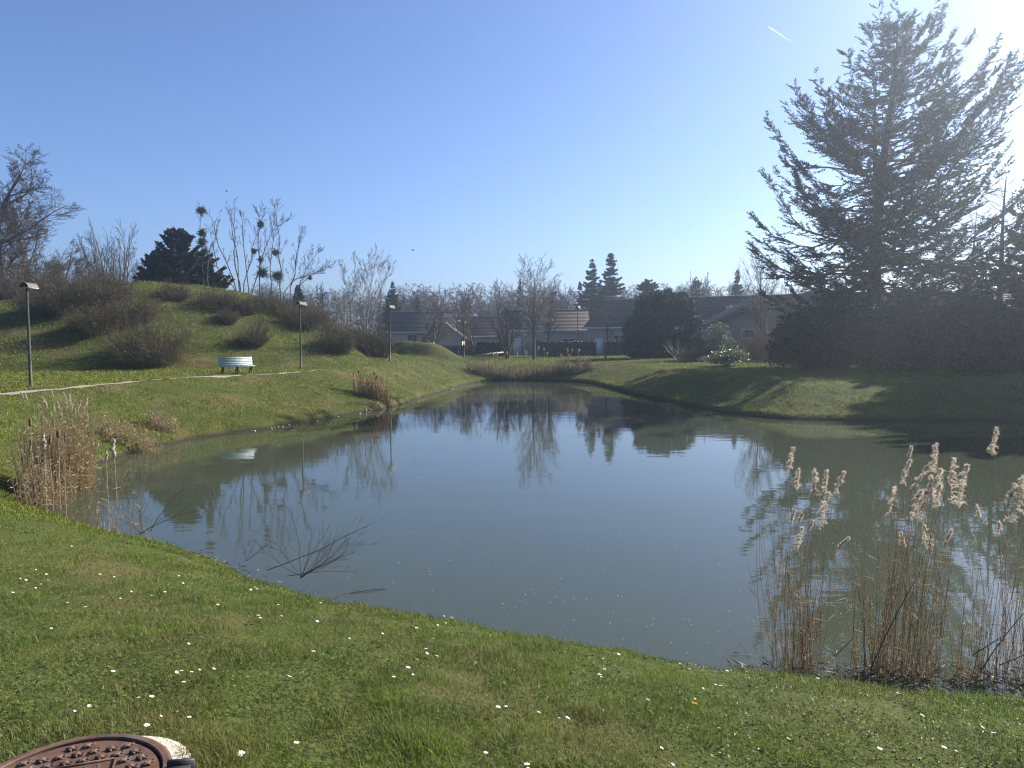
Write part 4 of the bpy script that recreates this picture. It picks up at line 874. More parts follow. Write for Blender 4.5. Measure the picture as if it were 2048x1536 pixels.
# ------------------------------------------------------------------ bench
m_slat = mat('bench_paint', (0.24, 0.33, 0.36), (0.35, 0.43, 0.45), scale=7, rough=.45, spec=.4)
m_cast = mat('cast_iron', (0.012, 0.018, 0.018), (0.025, 0.032, 0.03), scale=9, rough=.5, spec=.4)
bc = hit(472, 747.5); bc[2] = Hz(bc[0], bc[1])
ua = nrm(np.array([.80, .60, 0])); fa_ = np.array([ua[1], -ua[0], 0]); up = np.array([0, 0, 1.])
t = thing('park_bench', 'pale blue slatted park bench on dark iron legs below the hill', 'bench', bc)
BL = 1.95
def bp_(a, f, z): return bc + ua * a + fa_ * f + up * z
g = Geo()
for k in range(4):
    g.box(bp_(0, .08 + k * .125, .46 + .012 * (k - 1) ** 2 * .5), (BL, .105, .035), [ua, fa_, up])
g.build('seat', m_slat, t)
g = Geo(); bk = nrm(np.array(-fa_ * .26 + up)); bf = np.cross(ua, bk)
for k in range(5): g.box(bp_(0, .015, .55) + bk * (.02 + k * .105), (BL, .03, .088), [ua, bf, bk])
g.build('backrest', m_slat, t)
for a in (-.8, 0, .8):
    g = Geo()
    g.tubes([bp_(a, .46, .0), bp_(a, .40, .12), bp_(a, .30, .30), bp_(a, .44, .43)], [.042, .04, .045, .04], 6, cap=True)
    g.tubes([bp_(a, -.12, .0), bp_(a, -.04, .14), bp_(a, .10, .30), bp_(a, .02, .43)], [.042, .04, .045, .04], 6, cap=True)
    g.tubes([bp_(a, -.02, .18), bp_(a, .16, .26), bp_(a, .34, .20)], [.03, .03, .03], 6)
    g.box(bp_(a, .24, .425), (.05, .52, .035), [ua, fa_, up]); g.tubes([bp_(a, .0, .43), bp_(a, -.035, .55), bp_(a, -.17, 1.06)], [.028, .026, .02], 6, cap=True)
    g.build('leg', m_cast, t)
t.scale = (.82, .82, .78)

# ------------------------------------------------------------------ reeds and cattails
m_reed = mat('dead_reed', (0.290, 0.195, 0.105), (0.420, 0.310, 0.185), scale=6, trans=.4, tint=(0.22, 0.135, 0.072))
m_reedpale = mat('pale_reed', (0.430, 0.335, 0.205), (0.580, 0.475, 0.310), scale=6, trans=.4, tint=(0.32, 0.23, 0.13))
m_plume = mat('reed_plume', (0.58, 0.51, 0.42), (0.74, 0.67, 0.57), scale=20, trans=.6, tint=(0.46, 0.35, 0.26))
m_cat = mat('cattail_brown', (0.10, 0.062, 0.035), (0.16, 0.10, 0.06), scale=30, bump=.004)
m_fluff = mat('cattail_fluff', (0.36, 0.30, 0.23), (0.52, 0.45, 0.36), scale=60, trans=.3)
def plume_geo(rs, tip, foot, fat=1.0, n=150, thick=1.0):
    """feathery drooping panicle: flat silky strands, most of them hanging to one side of the line from foot to tip"""
    g = Geo(); ax = tip - foot; L = np.linalg.norm(ax); a = ax / L; n = int(n * 4.5)
    k = 16; bt = np.sort(rs.rand(k)); sidev = rs.normal(0, 1, 3); sidev[2] = 0; sidev = nrm(sidev + np.array([-.8, 0, 0]))
    bd = nrm(rs.normal(0, .55, (k, 3)) + sidev * .7 + a * .9); bl = L * (.30 * (1 - bt) ** .6 + .06) * rs.uniform(.5, 1.15, k) * fat
    i = rs.randint(0, k, n); u = rs.rand(n)
    p = foot + ax * bt[i][:, None] + bd[i] * (bl[i] * u)[:, None] - np.array([0, 0, 1.]) * (bl[i] * .75 * u ** 2)[:, None] + rs.normal(0, .004, (n, 3))
    top = rs.rand(n) < .25; p[top] = foot + ax * rs.rand(top.sum())[:, None] + rs.normal(0, L * .035, (top.sum(), 3))
    A = nrm(bd[i] * .5 + rs.normal(0, .55, (n, 3)) + np.array([0, 0, -.35])) * rs.uniform(.010, .026, (n, 1)) * (L / .2) ** .5
    B = nrm(np.cross(A, rs.normal(0, 1, (n, 3)))) * rs.uniform(.0006, .0020, (n, 1)) * (L / .2) ** .5 * thick
    g.leaves(p, A, B, 0, rs.rand(n) ** 2)
    s_ = np.linspace(0, 1, 4)[None, :, None]
    P = (foot + ax * bt[:, None])[:, None] + bd[:, None] * bl[:, None, None] * s_ - np.array([0, 0, 1.]) * (bl[:, None, None] * .75 * s_ ** 2)
    g.tubes(P, np.full((k, 4), .0011), 3, tint=.6); g.tubes([foot, (foot + tip) / 2, tip], [.0022, .0016, .0008], 4, tint=.5)
    return g
def stalks(rs, base, tip, bend=.06, r0=.0035, r1=.002, m=7):
    n = len(base); s_ = np.linspace(0, 1, m)[None, :, None]; L = np.linalg.norm(tip - base, axis=1)[:, None, None]
    P = base[:, None] * (1 - s_) + tip[:, None] * s_
    off = nrm(rs.normal(0, 1, (n, 1, 3)) * [1, 1, .05]) * rs.uniform(0, bend, (n, 1, 1)) * L
    return P + off * np.sin(math.pi * s_ * .9) + np.cumsum(rs.normal(0, .003, (n, m, 3)), 1) * L * (s_ > 0), np.linspace(r0, r1, m)[None].repeat(n, 0)
def reed_clump(name, label, cpx, spread, nst, hrange, plumes, seed, d=None, material=None, r0=.0034, group=None, leaf=.35, thatch=True, basez=None, pl_n=150, leanx=0.0):
    rs = np.random.RandomState(seed)
    c = np.array([(cpx[0] - U0) / F * d, d, 0.0]); c[2] = max(Hz(c[0], d), WZ) if basez is None else basez
    t = thing(name, label, 'reeds', c, group)
    def bases(n, k=1.0):
        a = rs.uniform(0, 6.28, n); r_ = np.sqrt(rs.rand(n)) * k; x_ = c[0] + np.cos(a) * r_ * spread[0]; y_ = d + np.sin(a) * r_ * spread[1]
        return np.stack([x_, y_, np.maximum(H(x_, y_), WZ - .15) - .03], 1)
    B = bases(nst); h_ = rs.uniform(*hrange, nst) * (1 - .3 * rs.rand(nst) ** 3)
    tip = B + np.stack([rs.normal(leanx, .10, nst) * h_, rs.normal(0, .10, nst) * h_, h_], 1)
    P, R = stalks(rs, B, tip, r0=r0, r1=r0 * .55)
    g = Geo(); g.tubes(P, R, 3, tint=np.where(rs.rand(nst) < .5, rs.rand(nst), 0))
    # dead leaves along the stalks
    k = int(nst * leaf * 6); i = rs.randint(0, nst, k); f = rs.randint(1, 6, k); p = P[i, f]; a = rs.uniform(0, 6.28, k); l = rs.uniform(.08, .26, k) * (h_[i] / 2.0) ** .5
    A = nrm(np.stack([np.cos(a), np.sin(a), rs.uniform(-.6, 1.2, k)], 1)) * l[:, None] / 2; Bv = nrm(np.cross(A, rs.normal(0, 1, p.shape))) * (r0 * 1.3)
    g.leaves(p + A, A, Bv, 0, rs.rand(k) * .6)
    if thatch:                                              # broken stalks at the foot
        k = int(nst * 1.6); b2 = bases(k, 1.12); hh_ = rs.uniform(.06, .32, k) * min(1.5, hrange[1] / 1.6); tp = b2 + np.stack([rs.normal(0, .6, k) * hh_, rs.normal(0, .5, k) * hh_, hh_ * rs.uniform(.2, 1, k)], 1)
        P2, R2 = stalks(rs, b2, tp, r0=r0, r1=r0 * .6, m=4); g.tubes(P2, R2, 3, tint=rs.uniform(.4, 1, k))
    st = g.build('stem', material or m_reed, t); st['kind'] = 'stuff'
    for (tu, tv, bu, bv, dd) in plumes:
        tp, ft = at(tu, tv, dd), at(bu, bv, dd + rs.uniform(-.03, .03))
        g = Geo(); b0 = bases(1, .8); P3, R3 = stalks(rs, b0, ft[None], bend=.03, r0=r0, r1=r0 * .6); g.tubes(P3, R3, 3, tint=.15)
        g.build('stalk', material or m_reed, t)
        plume_geo(rs, tp, ft, n=pl_n, thick=max(1, dd / 8)).build('plume', m_plume, t)
    return t
def c7(a): return [(1480 + a[i] / 2.743, 840 + a[i + 1] / 2.743) for i in (0, 2)]
PL = [(295,150,262,285),(325,265,312,380),(408,268,400,412),(478,270,468,400),(572,285,522,402),(492,400,440,585),(305,475,282,560),(355,485,325,560),(345,590,312,710),(400,555,372,600)], \
     [(945,140,930,205),(935,220,885,345),(1078,130,1070,290),(1175,210,1150,360),(1250,250,1195,470),(1030,255,965,360),(850,365,850,540),(1000,385,930,550),(1030,380,985,560),(1102,270,1080,480),(1050,310,1055,460),(1012,570,1008,690),(1047,620,1040,700),(1162,605,1132,670),(885,610,905,700),(600,645,545,690)], \
     [(1408,45,1380,190),(1512,350,1470,480),(1558,300,1500,560),(1300,465,1318,540),(1422,555,1408,640),(1600,260,1560,420),(1640,380,1590,540)]
rs = np.random.RandomState(3)
def pls(L_, d0):
    o = []
    for a in L_:
        (tu, tv), (bu, bv) = c7(a); o.append((tu, tv, bu, bv, d0 + rs.uniform(-.25, .35)))
    return o
GR = 'backlit reed clumps at the near water edge'
reed_clump('reed_clump', 'leftmost near clump of tall dead reeds, set apart from the others', (1605, 0), (.34, .22), 62, (.9, 2.1), pls(PL[0], 7.75), 201, d=7.75, group=GR)
reed_clump('reed_clump', 'dense middle near clump of tall dead reeds with the fullest plumes', (1815, 0), (.50, .24), 120, (.9, 2.1), pls(PL[1], 7.6), 202, d=7.6, group=GR)
reed_clump('reed_clump', 'near clump of tall dead reeds running out of the right edge', (2040, 0), (.62, .25), 95, (.8, 2.0), pls(PL[2], 7.45), 203, d=7.45, group=GR)
# fallen dark stems in front of the right clump
t = thing('fallen_stem', 'dark broken stems lying across the right reed clump', 'branch', at(2000, 1340, 7.2))
rs2 = np.random.RandomState(6)
for (a, b_) in (((1960, 1345), (2050, 1228)), ((1945, 1310), (2010, 1270)), ((2000, 1330), (2060, 1305)), ((1740, 1340), (1830, 1165)), ((1672, 1310), (1705, 1278))):
    p0, p1 = at(a[0], a[1], 7.35), at(b_[0], b_[1], 7.5); P, R = stalks(rs2, p0[None], p1[None], bend=.05, r0=.007, r1=.004); Geo().tubes(P, R, 5, tint=.9).build('stem', m_twig, t)

# left reed bed
def c8(u, v): return (u / 4.2675, 740 + v / 4.2675)
rs = np.random.RandomState(4)
PB = [c8(a, b_) + c8(c_, d_) + (17.2 + rs.uniform(-.8, .8),) for a, b_, c_, d_ in [(175,190,200,235),(210,195,235,255),(440,180,455,235),(540,190,560,240),(360,225,395,290),(385,270,405,325),(490,270,510,330),(590,210,605,300),(565,260,575,320),(620,280,610,340),(690,260,680,310),(745,240,740,310),(715,320,720,380),(320,305,330,340),(350,360,360,400),(430,350,440,400),(530,370,520,410),(745,370,750,430),(670,300,665,350),(285,350,290,385),(460,300,470,350),(640,330,640,390)]]
reed_clump('reed_bed', 'tall pale reed bed with feathery tops at the left end of the pond', (112, 0), (.68, .9), 640, (1.1, 2.15), PB, 211, d=17.0, material=m_reedpale, r0=.0065, pl_n=170, leaf=.5)
reed_clump('reed_bed', 'lower dry reed fringe in front of the tall pale reed bed', (84, 0), (.42, .8), 170, (.5, 1.5), [], 212, d=15.4, material=m_reedpale, r0=.005, leaf=.6)
reed_clump('reed_bed', 'sparse dry stems at the near foot of the left reeds', (215, 0), (.55, .5), 46, (.35, 1.5), [], 213, d=12.9, material=m_reedpale, r0=.0045, leaf=.3)
reed_clump('reed_clump', 'flattened dead reeds on the left bank beyond the tall bed', (255, 0), (1.0, .5), 150, (.35, 1.0), [], 214, d=22.6, material=m_reedpale, r0=.008, leaf=.8)
reed_clump('reed_clump', 'small pointed tuft of dead reeds at the end of the left bank reeds', (322, 0), (.5, .4), 90, (.35, .75), [], 215, d=24.8, material=m_reedpale, r0=.009, leaf=.8)
reed_clump('reed_clump', 'reddish clump of dead cattail leaves halfway along the left shore', (745, 0), (.95, .5), 190, (.5, 1.35), [], 216, d=36.2, r0=.012, leaf=.7)
t_ = hit
m_reedgrey = mat('grey_reed', (0.290, 0.230, 0.155), (0.400, 0.335, 0.240), scale=1.5, trans=.35, tint=(0.075, 0.055, 0.04))
for i, (u, w_, lb) in enumerate([(975, 1.7, 'left part of the brown reed belt across the far end of the pond'), (1040, 1.6, 'middle of the brown reed belt across the far end'), (1098, 1.4, 'thicker grey part of the reed belt across the far end'), (1148, 1.5, 'right end of the reed belt with the taller stems')]):
    dd = 56.6 + (.3 if i == 0 else 0)
    reed_clump('reed_bed', lb, (u, 0), (w_, .55), 210, (.3, .9 if i < 3 else 1.3), [], 220 + i, d=dd, material=m_reedgrey, r0=.017, leaf=.8, group='reed belt across the far end of the pond', basez=WZ)

def cattail(label, u, v0, v1, d, fluffy, seed, foot=None, wpx=None, group=None):
    """stalk with a seed head from image height v0 (top) to v1 (bottom)"""
    rs = np.random.RandomState(seed); a, b_ = at(u, v0, d), at(u + rs.uniform(-1, 1), v1, d)
    bx = b_[0] + rs.normal(0, .05); by = d; z = max(Hz(bx, by), WZ - .1) if foot is None else foot
    t = thing('cattail', label, 'cattail', (bx, by, z), group)
    P, R = stalks(rs, np.array([[bx, by, z - .02]]), b_[None], bend=.02, r0=max(.005, d * .00022), r1=max(.004, d * .00018)); Geo().tubes(P, R, 5).build('stalk', m_reedpale, t)
    k = 9; s_ = np.linspace(0, 1, k); r_ = (wpx or 8) * d / F / 2; prof = np.array([.3, .8, 1, .95, 1.0, .92, .98, .75, .25]) * r_ * (rs.uniform(.75, 1.2, k) if fluffy else 1)
    q = b_ + (a - b_) * s_[:, None] + rs.normal(0, r_ * (.35 if fluffy else .05), (k, 3)); g = Geo(); g.tubes(q, prof, 8, cap=True)
    if fluffy:
        n = 160; i = rs.randint(1, k - 1, n); p = q[i] + rs.normal(0, 1, (n, 3)) * prof[i][:, None] * .55; A = nrm(rs.normal(0, 1, p.shape)) * r_ * .5; g.leaves(p, A, nrm(np.cross(A, rs.normal(0, 1, p.shape))) * r_ * .2)
    else: g.tubes([a, a + (a - b_) * .25], [r_ * .2, r_ * .1], 5)
    g.build('seed_head', m_fluff if fluffy else m_cat, t, not fluffy)
GC = 'cattails at the left end of the pond'
for i, (a, fl, d, lb, w_) in enumerate([((258, 412, 488), 0, 15.5, 'highest brown cattail at the left side of the reed bed', 6), ((262, 585, 645), 0, 15.2, 'lower brown cattail below the highest one', 4), ((372, 540, 690), 1, 14.6, 'fat fluffy pale cattail in the reed bed', 7), ((428, 552, 638), 0, 14.8, 'brown cattail just right of the fat fluffy one', 6), ((498, 512, 580), 0, 15.0, 'leaning brown cattail right of the pair', 7), ((555, 525, 625), 0, 14.2, 'thin pale cattail on a tall stalk before the water', 3),
    ((968, 585, 760), 1, 13.4, 'biggest white fluffy cattail over the water', 8), ((912, 685, 770), 1, 13.2, 'small fluffy cattail left of the biggest white one', 4)]):
    (u, v0), v1 = c8(a[0], a[1]), c8(0, a[2])[1]; cattail(lb, u, v0, v1, d, fl, 240 + i, wpx=w_, group=GC)
GD = 'cattails of the reddish clump on the left shore'
for i, (u, v0, v1, lb) in enumerate([(718, 740, 747, 'leftmost cattail above the reddish reed clump'), (748, 743, 750, 'upper of the two right cattails above the reddish clump'), (754, 751, 758, 'lower of the two right cattails above the reddish clump')]):
    cattail(lb, u, v0, v1, 36.2, 0, 250 + i, wpx=3.6, group=GD)
GE = 'fluffy white cattails over the far reed belt'
for i, (u, v0, v1) in enumerate([(982, 704, 710), (985, 705, 713), (994, 704, 714), (1014, 703, 709), (1034, 704, 712), (1053, 702, 708), (1077, 693, 699), (1088, 695, 701), (1095, 704, 711), (1122, 709, 714), (1135, 697, 704), (1137, 709, 715), (1144, 697, 704), (1158, 696, 704)]):
    cattail('small fluffy white cattail standing over the far reed belt', u, v0, v1, 57.3, 1, 260 + i, wpx=2.8, group=GE)

# bare twig shrubs on the near bank edge
def twig_shrub(label, c, main, seed, n0=14, L=1.0, r0=.006):
    rs = np.random.RandomState(seed); t = thing('bare_shrub', label, 'shrub', c)
    P = [np.array(c) + rs.normal(0, .05, 3) * [1, 1, 0]] * n0; D = rs.normal(0, .55, (n0, 3)) * [1, .6, .3] + [.45, .1, .55]
    lv = grow(rs, np.array(P), D, L * rs.uniform(.5, 1.05, n0), np.full(n0, r0 * .7), [dict(n=5, t0=.2, ang=.5, ratio=.45, nseg=4, bend=.1, trop=.04, rr=.7), dict(n=2, t0=.2, ang=.5, ratio=.5, nseg=3, bend=.1)], (6, .09, .02, .6))
    lv2 = grow(rs, np.array([m_[0] for m_ in main]), np.array([m_[1] - m_[0] for m_ in main]), np.array([np.linalg.norm(m_[1] - m_[0]) for m_ in main]), np.full(len(main), r0 * 1.15), [dict(n=7, t0=.3, ang=.45, ratio=.42, nseg=4, bend=.1, trop=.05, rr=.6), dict(n=3, t0=.2, ang=.5, ratio=.5, nseg=3, bend=.1)], (8, .07, .01, .7))
    g = Geo(); g.tubes(lv2[0][0], np.maximum(lv2[0][1], .003), 5); g.build('main_stem', m_bark, t)
    g = Geo(); [g.tubes(p, np.maximum(r, .0016), 3) for p, r in lv + lv2[1:]]; g.build('twig', m_twig, t)
dS = 10.2; cS = at(600, 1150, dS)
twig_shrub('leafless dark shrub sprawling over the water from the near bank', cS, [(at(535, 1140, dS), at(742, 1068, dS)), (at(575, 1152, dS), at(720, 1122, dS + .3)), (at(600, 1158, dS), at(690, 1080, dS))], 301, 13, 1.05)
dS = 12.6; cS = at(278, 1068, dS)
twig_shrub('small leafless shrub leaning over the water by the left reeds', cS, [(at(276, 1070, dS), at(382, 1002, dS)), (at(300, 1064, dS), at(352, 960, dS))], 302, 6, .75)
dS = 11.0; cS = at(495, 1124, dS)
twig_shrub('tiny forked twig on the near bank edge between the two leafless shrubs', cS, [(at(492, 1122, dS), at(534, 1090, dS))], 303, 2, .4, .004)
t = thing('floating_stick', 'dark stick floating by the near bank below the leafless shrub', 'stick', on(735, 1181, WZ + .01))
p0, p1 = on(700, 1186, WZ + .008), on(772, 1177, WZ + .008); Geo().tubes([p0, (p0 + p1) / 2 + [0, 0, .01], p1], [.006, .007, .004], 6, cap=True).build('stem', m_bark, t)

# ------------------------------------------------------------------ manhole cover
m_iron = mat('rusty_iron', (0.066, 0.033, 0.020), (0.110, 0.060, 0.039), scale=18, rough=.65, bump=.0015, bscale=160, spec=.4, c3=(0.10, 0.07, 0.055), scale3=6)
m_conc = mat('sandy_concrete', (0.42, 0.37, 0.28), (0.55, 0.50, 0.40), scale=25, rough=.95, bump=.01, bscale=60)
mz = MZ; mc = np.array([MH[0], MH[1], mz]); R0 = .355
t = thing('manhole_cover', 'rusty round iron manhole cover set in the lawn', 'manhole cover', mc)
def lathe(g, prof, k=72):
    th = np.arange(k) * 2 * math.pi / k; V = np.concatenate([np.stack([mc[0] + r * np.cos(th), mc[1] + r * np.sin(th), np.full(k, mz + z)], 1) for r, z in prof]); i = np.arange(k)
    for j in range(len(prof) - 1): g.add(V, np.stack([j * k + i, j * k + (i + 1) % k, (j + 1) * k + (i + 1) % k, (j + 1) * k + i], 1))
    return g
lathe(Geo(), [(R0 + .02, -.05), (R0 + .02, .020), (R0 + .008, .026), (R0 - .014, .026), (R0 - .018, .022), (R0 - .018, -.02)]).build('frame', m_iron, t)
g = Geo(); lathe(g, [(R0 - .024, -.03), (R0 - .024, .012), (R0 - .03, .017), (.0001, .019)])
cov = g.build('cover', m_iron, t)
rs = np.random.RandomState(12); g = Geo(); zt = mz + .018
a0 = .35; e1 = np.array([math.cos(a0), math.sin(a0), 0]); e2 = np.array([-math.sin(a0), math.cos(a0), 0]); up = np.array([0, 0, 1.])
pl = (.16, .12)                                             # half size of the lettered plate
for i in range(-6, 7):
    for j in range(-6, 7):
        p = e1 * (i * .062 + (j % 2) * .031) + e2 * j * .056
        if np.hypot(p[0], p[1]) > R0 - .06 or (abs(p @ e1) < pl[0] and abs(p @ e2 - .03) < pl[1]): continue
        q = mc + p; q[2] = zt; rot = a0 + (.5 if (i + j) % 2 else -.4) + .3
        u1 = np.array([math.cos(rot), math.sin(rot), 0]); u2 = np.array([-u1[1], u1[0], 0])
        g.box(q + up * .004, (.034, .007, .012), [u1, u2, up]); g.box(q + u2 * .011 + up * .0035, (.020, .006, .010), [nrm(u1 + u2 * .7), nrm(u2 - u1 * .7), up]); g.box(q - u2 * .010 + up * .0035, (.016, .006, .010), [nrm(u1 - u2 * .8), nrm(u2 + u1 * .8), up])
        k = 8; th = np.linspace(0, 2 * math.pi, k + 1); g.tubes([q + u1 * (.022 + .009 * math.cos(x_)) + u2 * .009 * math.sin(x_) + up * .004 for x_ in th], [.0028] * (k + 1), 4)
g.build('tread', m_iron, cov)
g = Geo(); pc_ = mc + e2 * .03; pc_[2] = zt
for s_, sz in (((0, pl[1] - .006), (2 * pl[0] - .02, .006)), ((0, -pl[1] + .006), (2 * pl[0] - .02, .006)), ((pl[0] - .006, 0), (.006, 2 * pl[1] - .02)), ((-pl[0] + .006, 0), (.006, 2 * pl[1] - .02))):
    g.box(pc_ + e1 * s_[0] + e2 * s_[1] + up * .003, (sz[0], sz[1], .009), [e1, e2, up])
g.build('plate_rim', m_iron, cov)
# raised letters: PAM
def strokes(g, segs, org, sc_, w):
    for (x0, y0, x1, y1) in segs:
        a, b_ = org + e1 * x0 * sc_ + e2 * y0 * sc_, org + e1 * x1 * sc_ + e2 * y1 * sc_; dv = b_ - a; L_ = np.linalg.norm(dv); d_ = dv / L_
        g.box((a + b_) / 2 + up * .003, (L_ + w, w, .010 + .0004 * rs.rand()), [d_, np.cross(up, d_), up])
FONT = {'P': [(0, 0, 0, 1), (0, 1, .5, 1), (.5, 1, .5, .5), (.5, .5, 0, .5)], 'A': [(0, 0, .3, 1), (.3, 1, .6, 0), (.12, .35, .48, .35)], 'M': [(0, 0, 0, 1), (0, 1, .35, .4), (.35, .4, .7, 1), (.7, 1, .7, 0)]}
g = Geo(); x0 = -.10
for ch in 'PAM': strokes(g, FONT[ch], pc_ + e1 * x0 + e2 * .005, .07, .010); x0 += .075
g.build('lettering', m_iron, cov)
hx = nrm(np.array([1.0, .18, 0])); hy = np.array([-hx[1], hx[0], 0])
g = Geo(); g.box(mc + hx * (R0 + .045) + up * .012, (.09, .10, .055), [hx, hy, up]); g.box(mc + hx * (R0 + .05) + hy * .052 + up * .018, (.10, .02, .07), [hx, hy, up]); g.box(mc + hx * (R0 + .05) - hy * .052 + up * .018, (.10, .02, .07), [hx, hy, up])
g.build('hinge', m_dark, t)
k = 64; th = np.linspace(0, 2 * math.pi, k, endpoint=False); wv = .035 + .03 * np.sin(th * 2 + 1.0) + .018 * np.sin(th * 7) + .05 * np.exp(-((th - .75) / .35) ** 2)
V = np.concatenate([np.stack([mc[0] + (R0 + .015 + w_ * f_) * np.cos(th), mc[1] + (R0 + .015 + w_ * f_) * np.sin(th), np.full(k, mz + z_)], 1) for w_, f_, z_ in ((wv, 0, .012), (wv, .6, .010), (wv, 1, -.01))]); i = np.arange(k); g = Geo()
for j in range(2): g.add(V, np.stack([j * k + i, j * k + (i + 1) % k, (j + 1) * k + (i + 1) % k, (j + 1) * k + i], 1))
g.build('collar', m_conc, t)

# ------------------------------------------------------------------ flowers
m_petal = mat('daisy_petal', (0.78, 0.78, 0.76), (0.86, 0.86, 0.84), scale=40, rough=.6, trans=.25)
m_disc = mat('daisy_disc', (0.70, 0.45, 0.03), (0.8, 0.55, 0.05), scale=60)
m_dand = mat('dandelion_petal', (0.80, 0.50, 0.01), (0.9, 0.62, 0.03), scale=60, trans=.2)
m_stalk = mat('flower_stalk', (0.07, 0.12, 0.02), (0.10, 0.16, 0.03), scale=20, trans=.2)
def flower_mesh(seed, yellow=False, closed=0.0):
    rs = np.random.RandomState(seed); g = Geo(); h = rs.uniform(.045, .07); top = np.array([rs.normal(0, .008), rs.normal(0, .008), h]); tilt = nrm(np.array([SD.x, SD.y, 1.6]) + rs.normal(0, .25, 3))
    g.tubes([np.zeros(3), top * [.4, .4, .55], top], [.0012, .0011, .001], 4, mi=2)
    a = nrm(np.cross(tilt, [0, 1, .1])); b_ = np.cross(tilt, a); n = 34 if yellow else 19; R = .0145 if not yellow else .015
    th = np.arange(n) * 2 * math.pi / n + rs.normal(0, .06, n)
    q = a * np.cos(th)[:, None] + b_ * np.sin(th)[:, None]; lift = rs.uniform(.0, .3, n)[:, None] + closed if not yellow else rs.uniform(-.1, 1.2, n)[:, None]
    A = nrm(q + tilt * lift) * R * .42; P = top + q * .0035 + A
    g.leaves(P, A * 1.05, nrm(np.cross(A, tilt)) * .0026, 0, 0.0, kite=-.35)
    k = 8; th = np.arange(k) * 2 * math.pi / k
    V = [top + tilt * .0035] + [top + (a * math.cos(x_) + b_ * math.sin(x_)) * .0042 + tilt * .0015 for x_ in th]; g.add(V, [[0, 1 + i, 1 + (i + 1) % k] for i in range(k)], 1)
    o = g.build('dandelion' if yellow else 'daisy', [m_dand if yellow else m_petal, m_dand if yellow else m_disc, m_stalk]); me = o.data; bpy.data.objects.remove(o); return me
DM = [flower_mesh(400 + i, closed=.0 if i < 4 else .7) for i in range(6)]
D1 = [(278,292),(222,306),(292,345),(130,362),(164,368),(304,381),(258,402),(224,412),(457,330),(624,335),(712,346),(80,454),(430,505),(520,538),(735,482),(820,454),(935,472),(1012,440),(1112,352),(1138,385),(1350,528),(1480,350),(1558,433),(1583,425),(1716,522),(1600,604),(1740,595),(306,660),(1264,720),(1165,776),(1118,925),(1094,960),(1126,998),(1184,942),(1235,922),(1318,940),(920,1102),(855,1096),(994,1208),(1157,1212),(1497,1452),(1820,1392),(935,102),(1082,134),(830,128),(445,163),(914,152),(1530,295),(885,1278),(700,940),(560,1165),(470,1180)]
D2 = [(330,402),(350,420),(95,468),(70,478),(545,505),(472,547),(222,562),(105,638),(468,665),(657,768),(850,733),(1040,702),(430,848),(1103,838),(1112,866),(1068,884),(1170,870),(1000,945),(1018,965),(905,985),(1575,1163),(1522,1180),(1772,1200),(320,1398),(12,1458),(1450,1440),(1700,1528),(1205,606),(1170,622),(1212,634),(1365,627),(1410,636),(1605,650),(1230,678),(1180,678),(1138,770),(720,525),(310,985)]
D3 = [(463,256),(400,268),(408,310),(386,338),(398,342),(706,290),(738,310),(787,307),(886,316),(795,377),(845,378),(860,380),(574,437),(765,427),(148,476),(229,497),(263,504),(640,606),(1137,574),(1472,624),(1727,617),(1778,630),(1385,682),(1647,493),(1885,533),(1926,566),(1180,356),(1240,347),(100,690),(670,690),(1553,398)]
DP = [(a / 3.097, 1040 + b_ / 3.097) for a, b_ in D1] + [(480 + a / 2.977, 1020 + b_ / 2.977) for a, b_ in D2] + [(1000 + a / 1.954, 1180 + b_ / 1.954) for a, b_ in D3]
rs = np.random.RandomState(15)
for i, (u, v) in enumerate(DP):
    r_ = ray(u, v); ys = np.linspace(1.8, 14, 900); gg = H(r_[0] * ys / r_[1], ys) + .045 - (CZ + r_[2] * ys / r_[1]); j = int(np.argmax(gg > 0))
    if not gg[j] > 0: continue
    y_ = ys[j]; x_ = r_[0] * y_ / r_[1]
    if sdist(np.array([x_]), np.array([y_]))[0] < .1: continue
    o = bpy.data.objects.new('daisy', DM[rs.randint(0, 6)]); COL.objects.link(o); o.location = (x_, y_, Hz(x_, y_)); o.rotation_euler = (0, 0, rs.uniform(-.9, .9)); o.scale = (rs.uniform(.58, .92),) * 3
    tag(o, 'small white daisy open in the near lawn', 'daisy', 'daisies scattered over the near lawn')
dm = flower_mesh(420, True)
for (u, v), lb in zip([(908, 1240), (1028, 1249), (1395, 1414)], ['yellow dandelion by the bank edge below the open water', 'yellow dandelion at the brink next to tall grass blades', 'yellow dandelion alone in the lawn nearest the viewer']):
    r_ = ray(u, v); ys = np.linspace(1.8, 14, 900); gg = H(r_[0] * ys / r_[1], ys) + .05 - (CZ + r_[2] * ys / r_[1]); j = int(np.argmax(gg > 0)); y_ = ys[j]; x_ = r_[0] * y_ / r_[1]
    o = bpy.data.objects.new('dandelion', dm); COL.objects.link(o); o.location = (x_, y_, Hz(x_, y_)); o.scale = (1.25,) * 3; tag(o, lb, 'dandelion', 'dandelions in the near lawn')
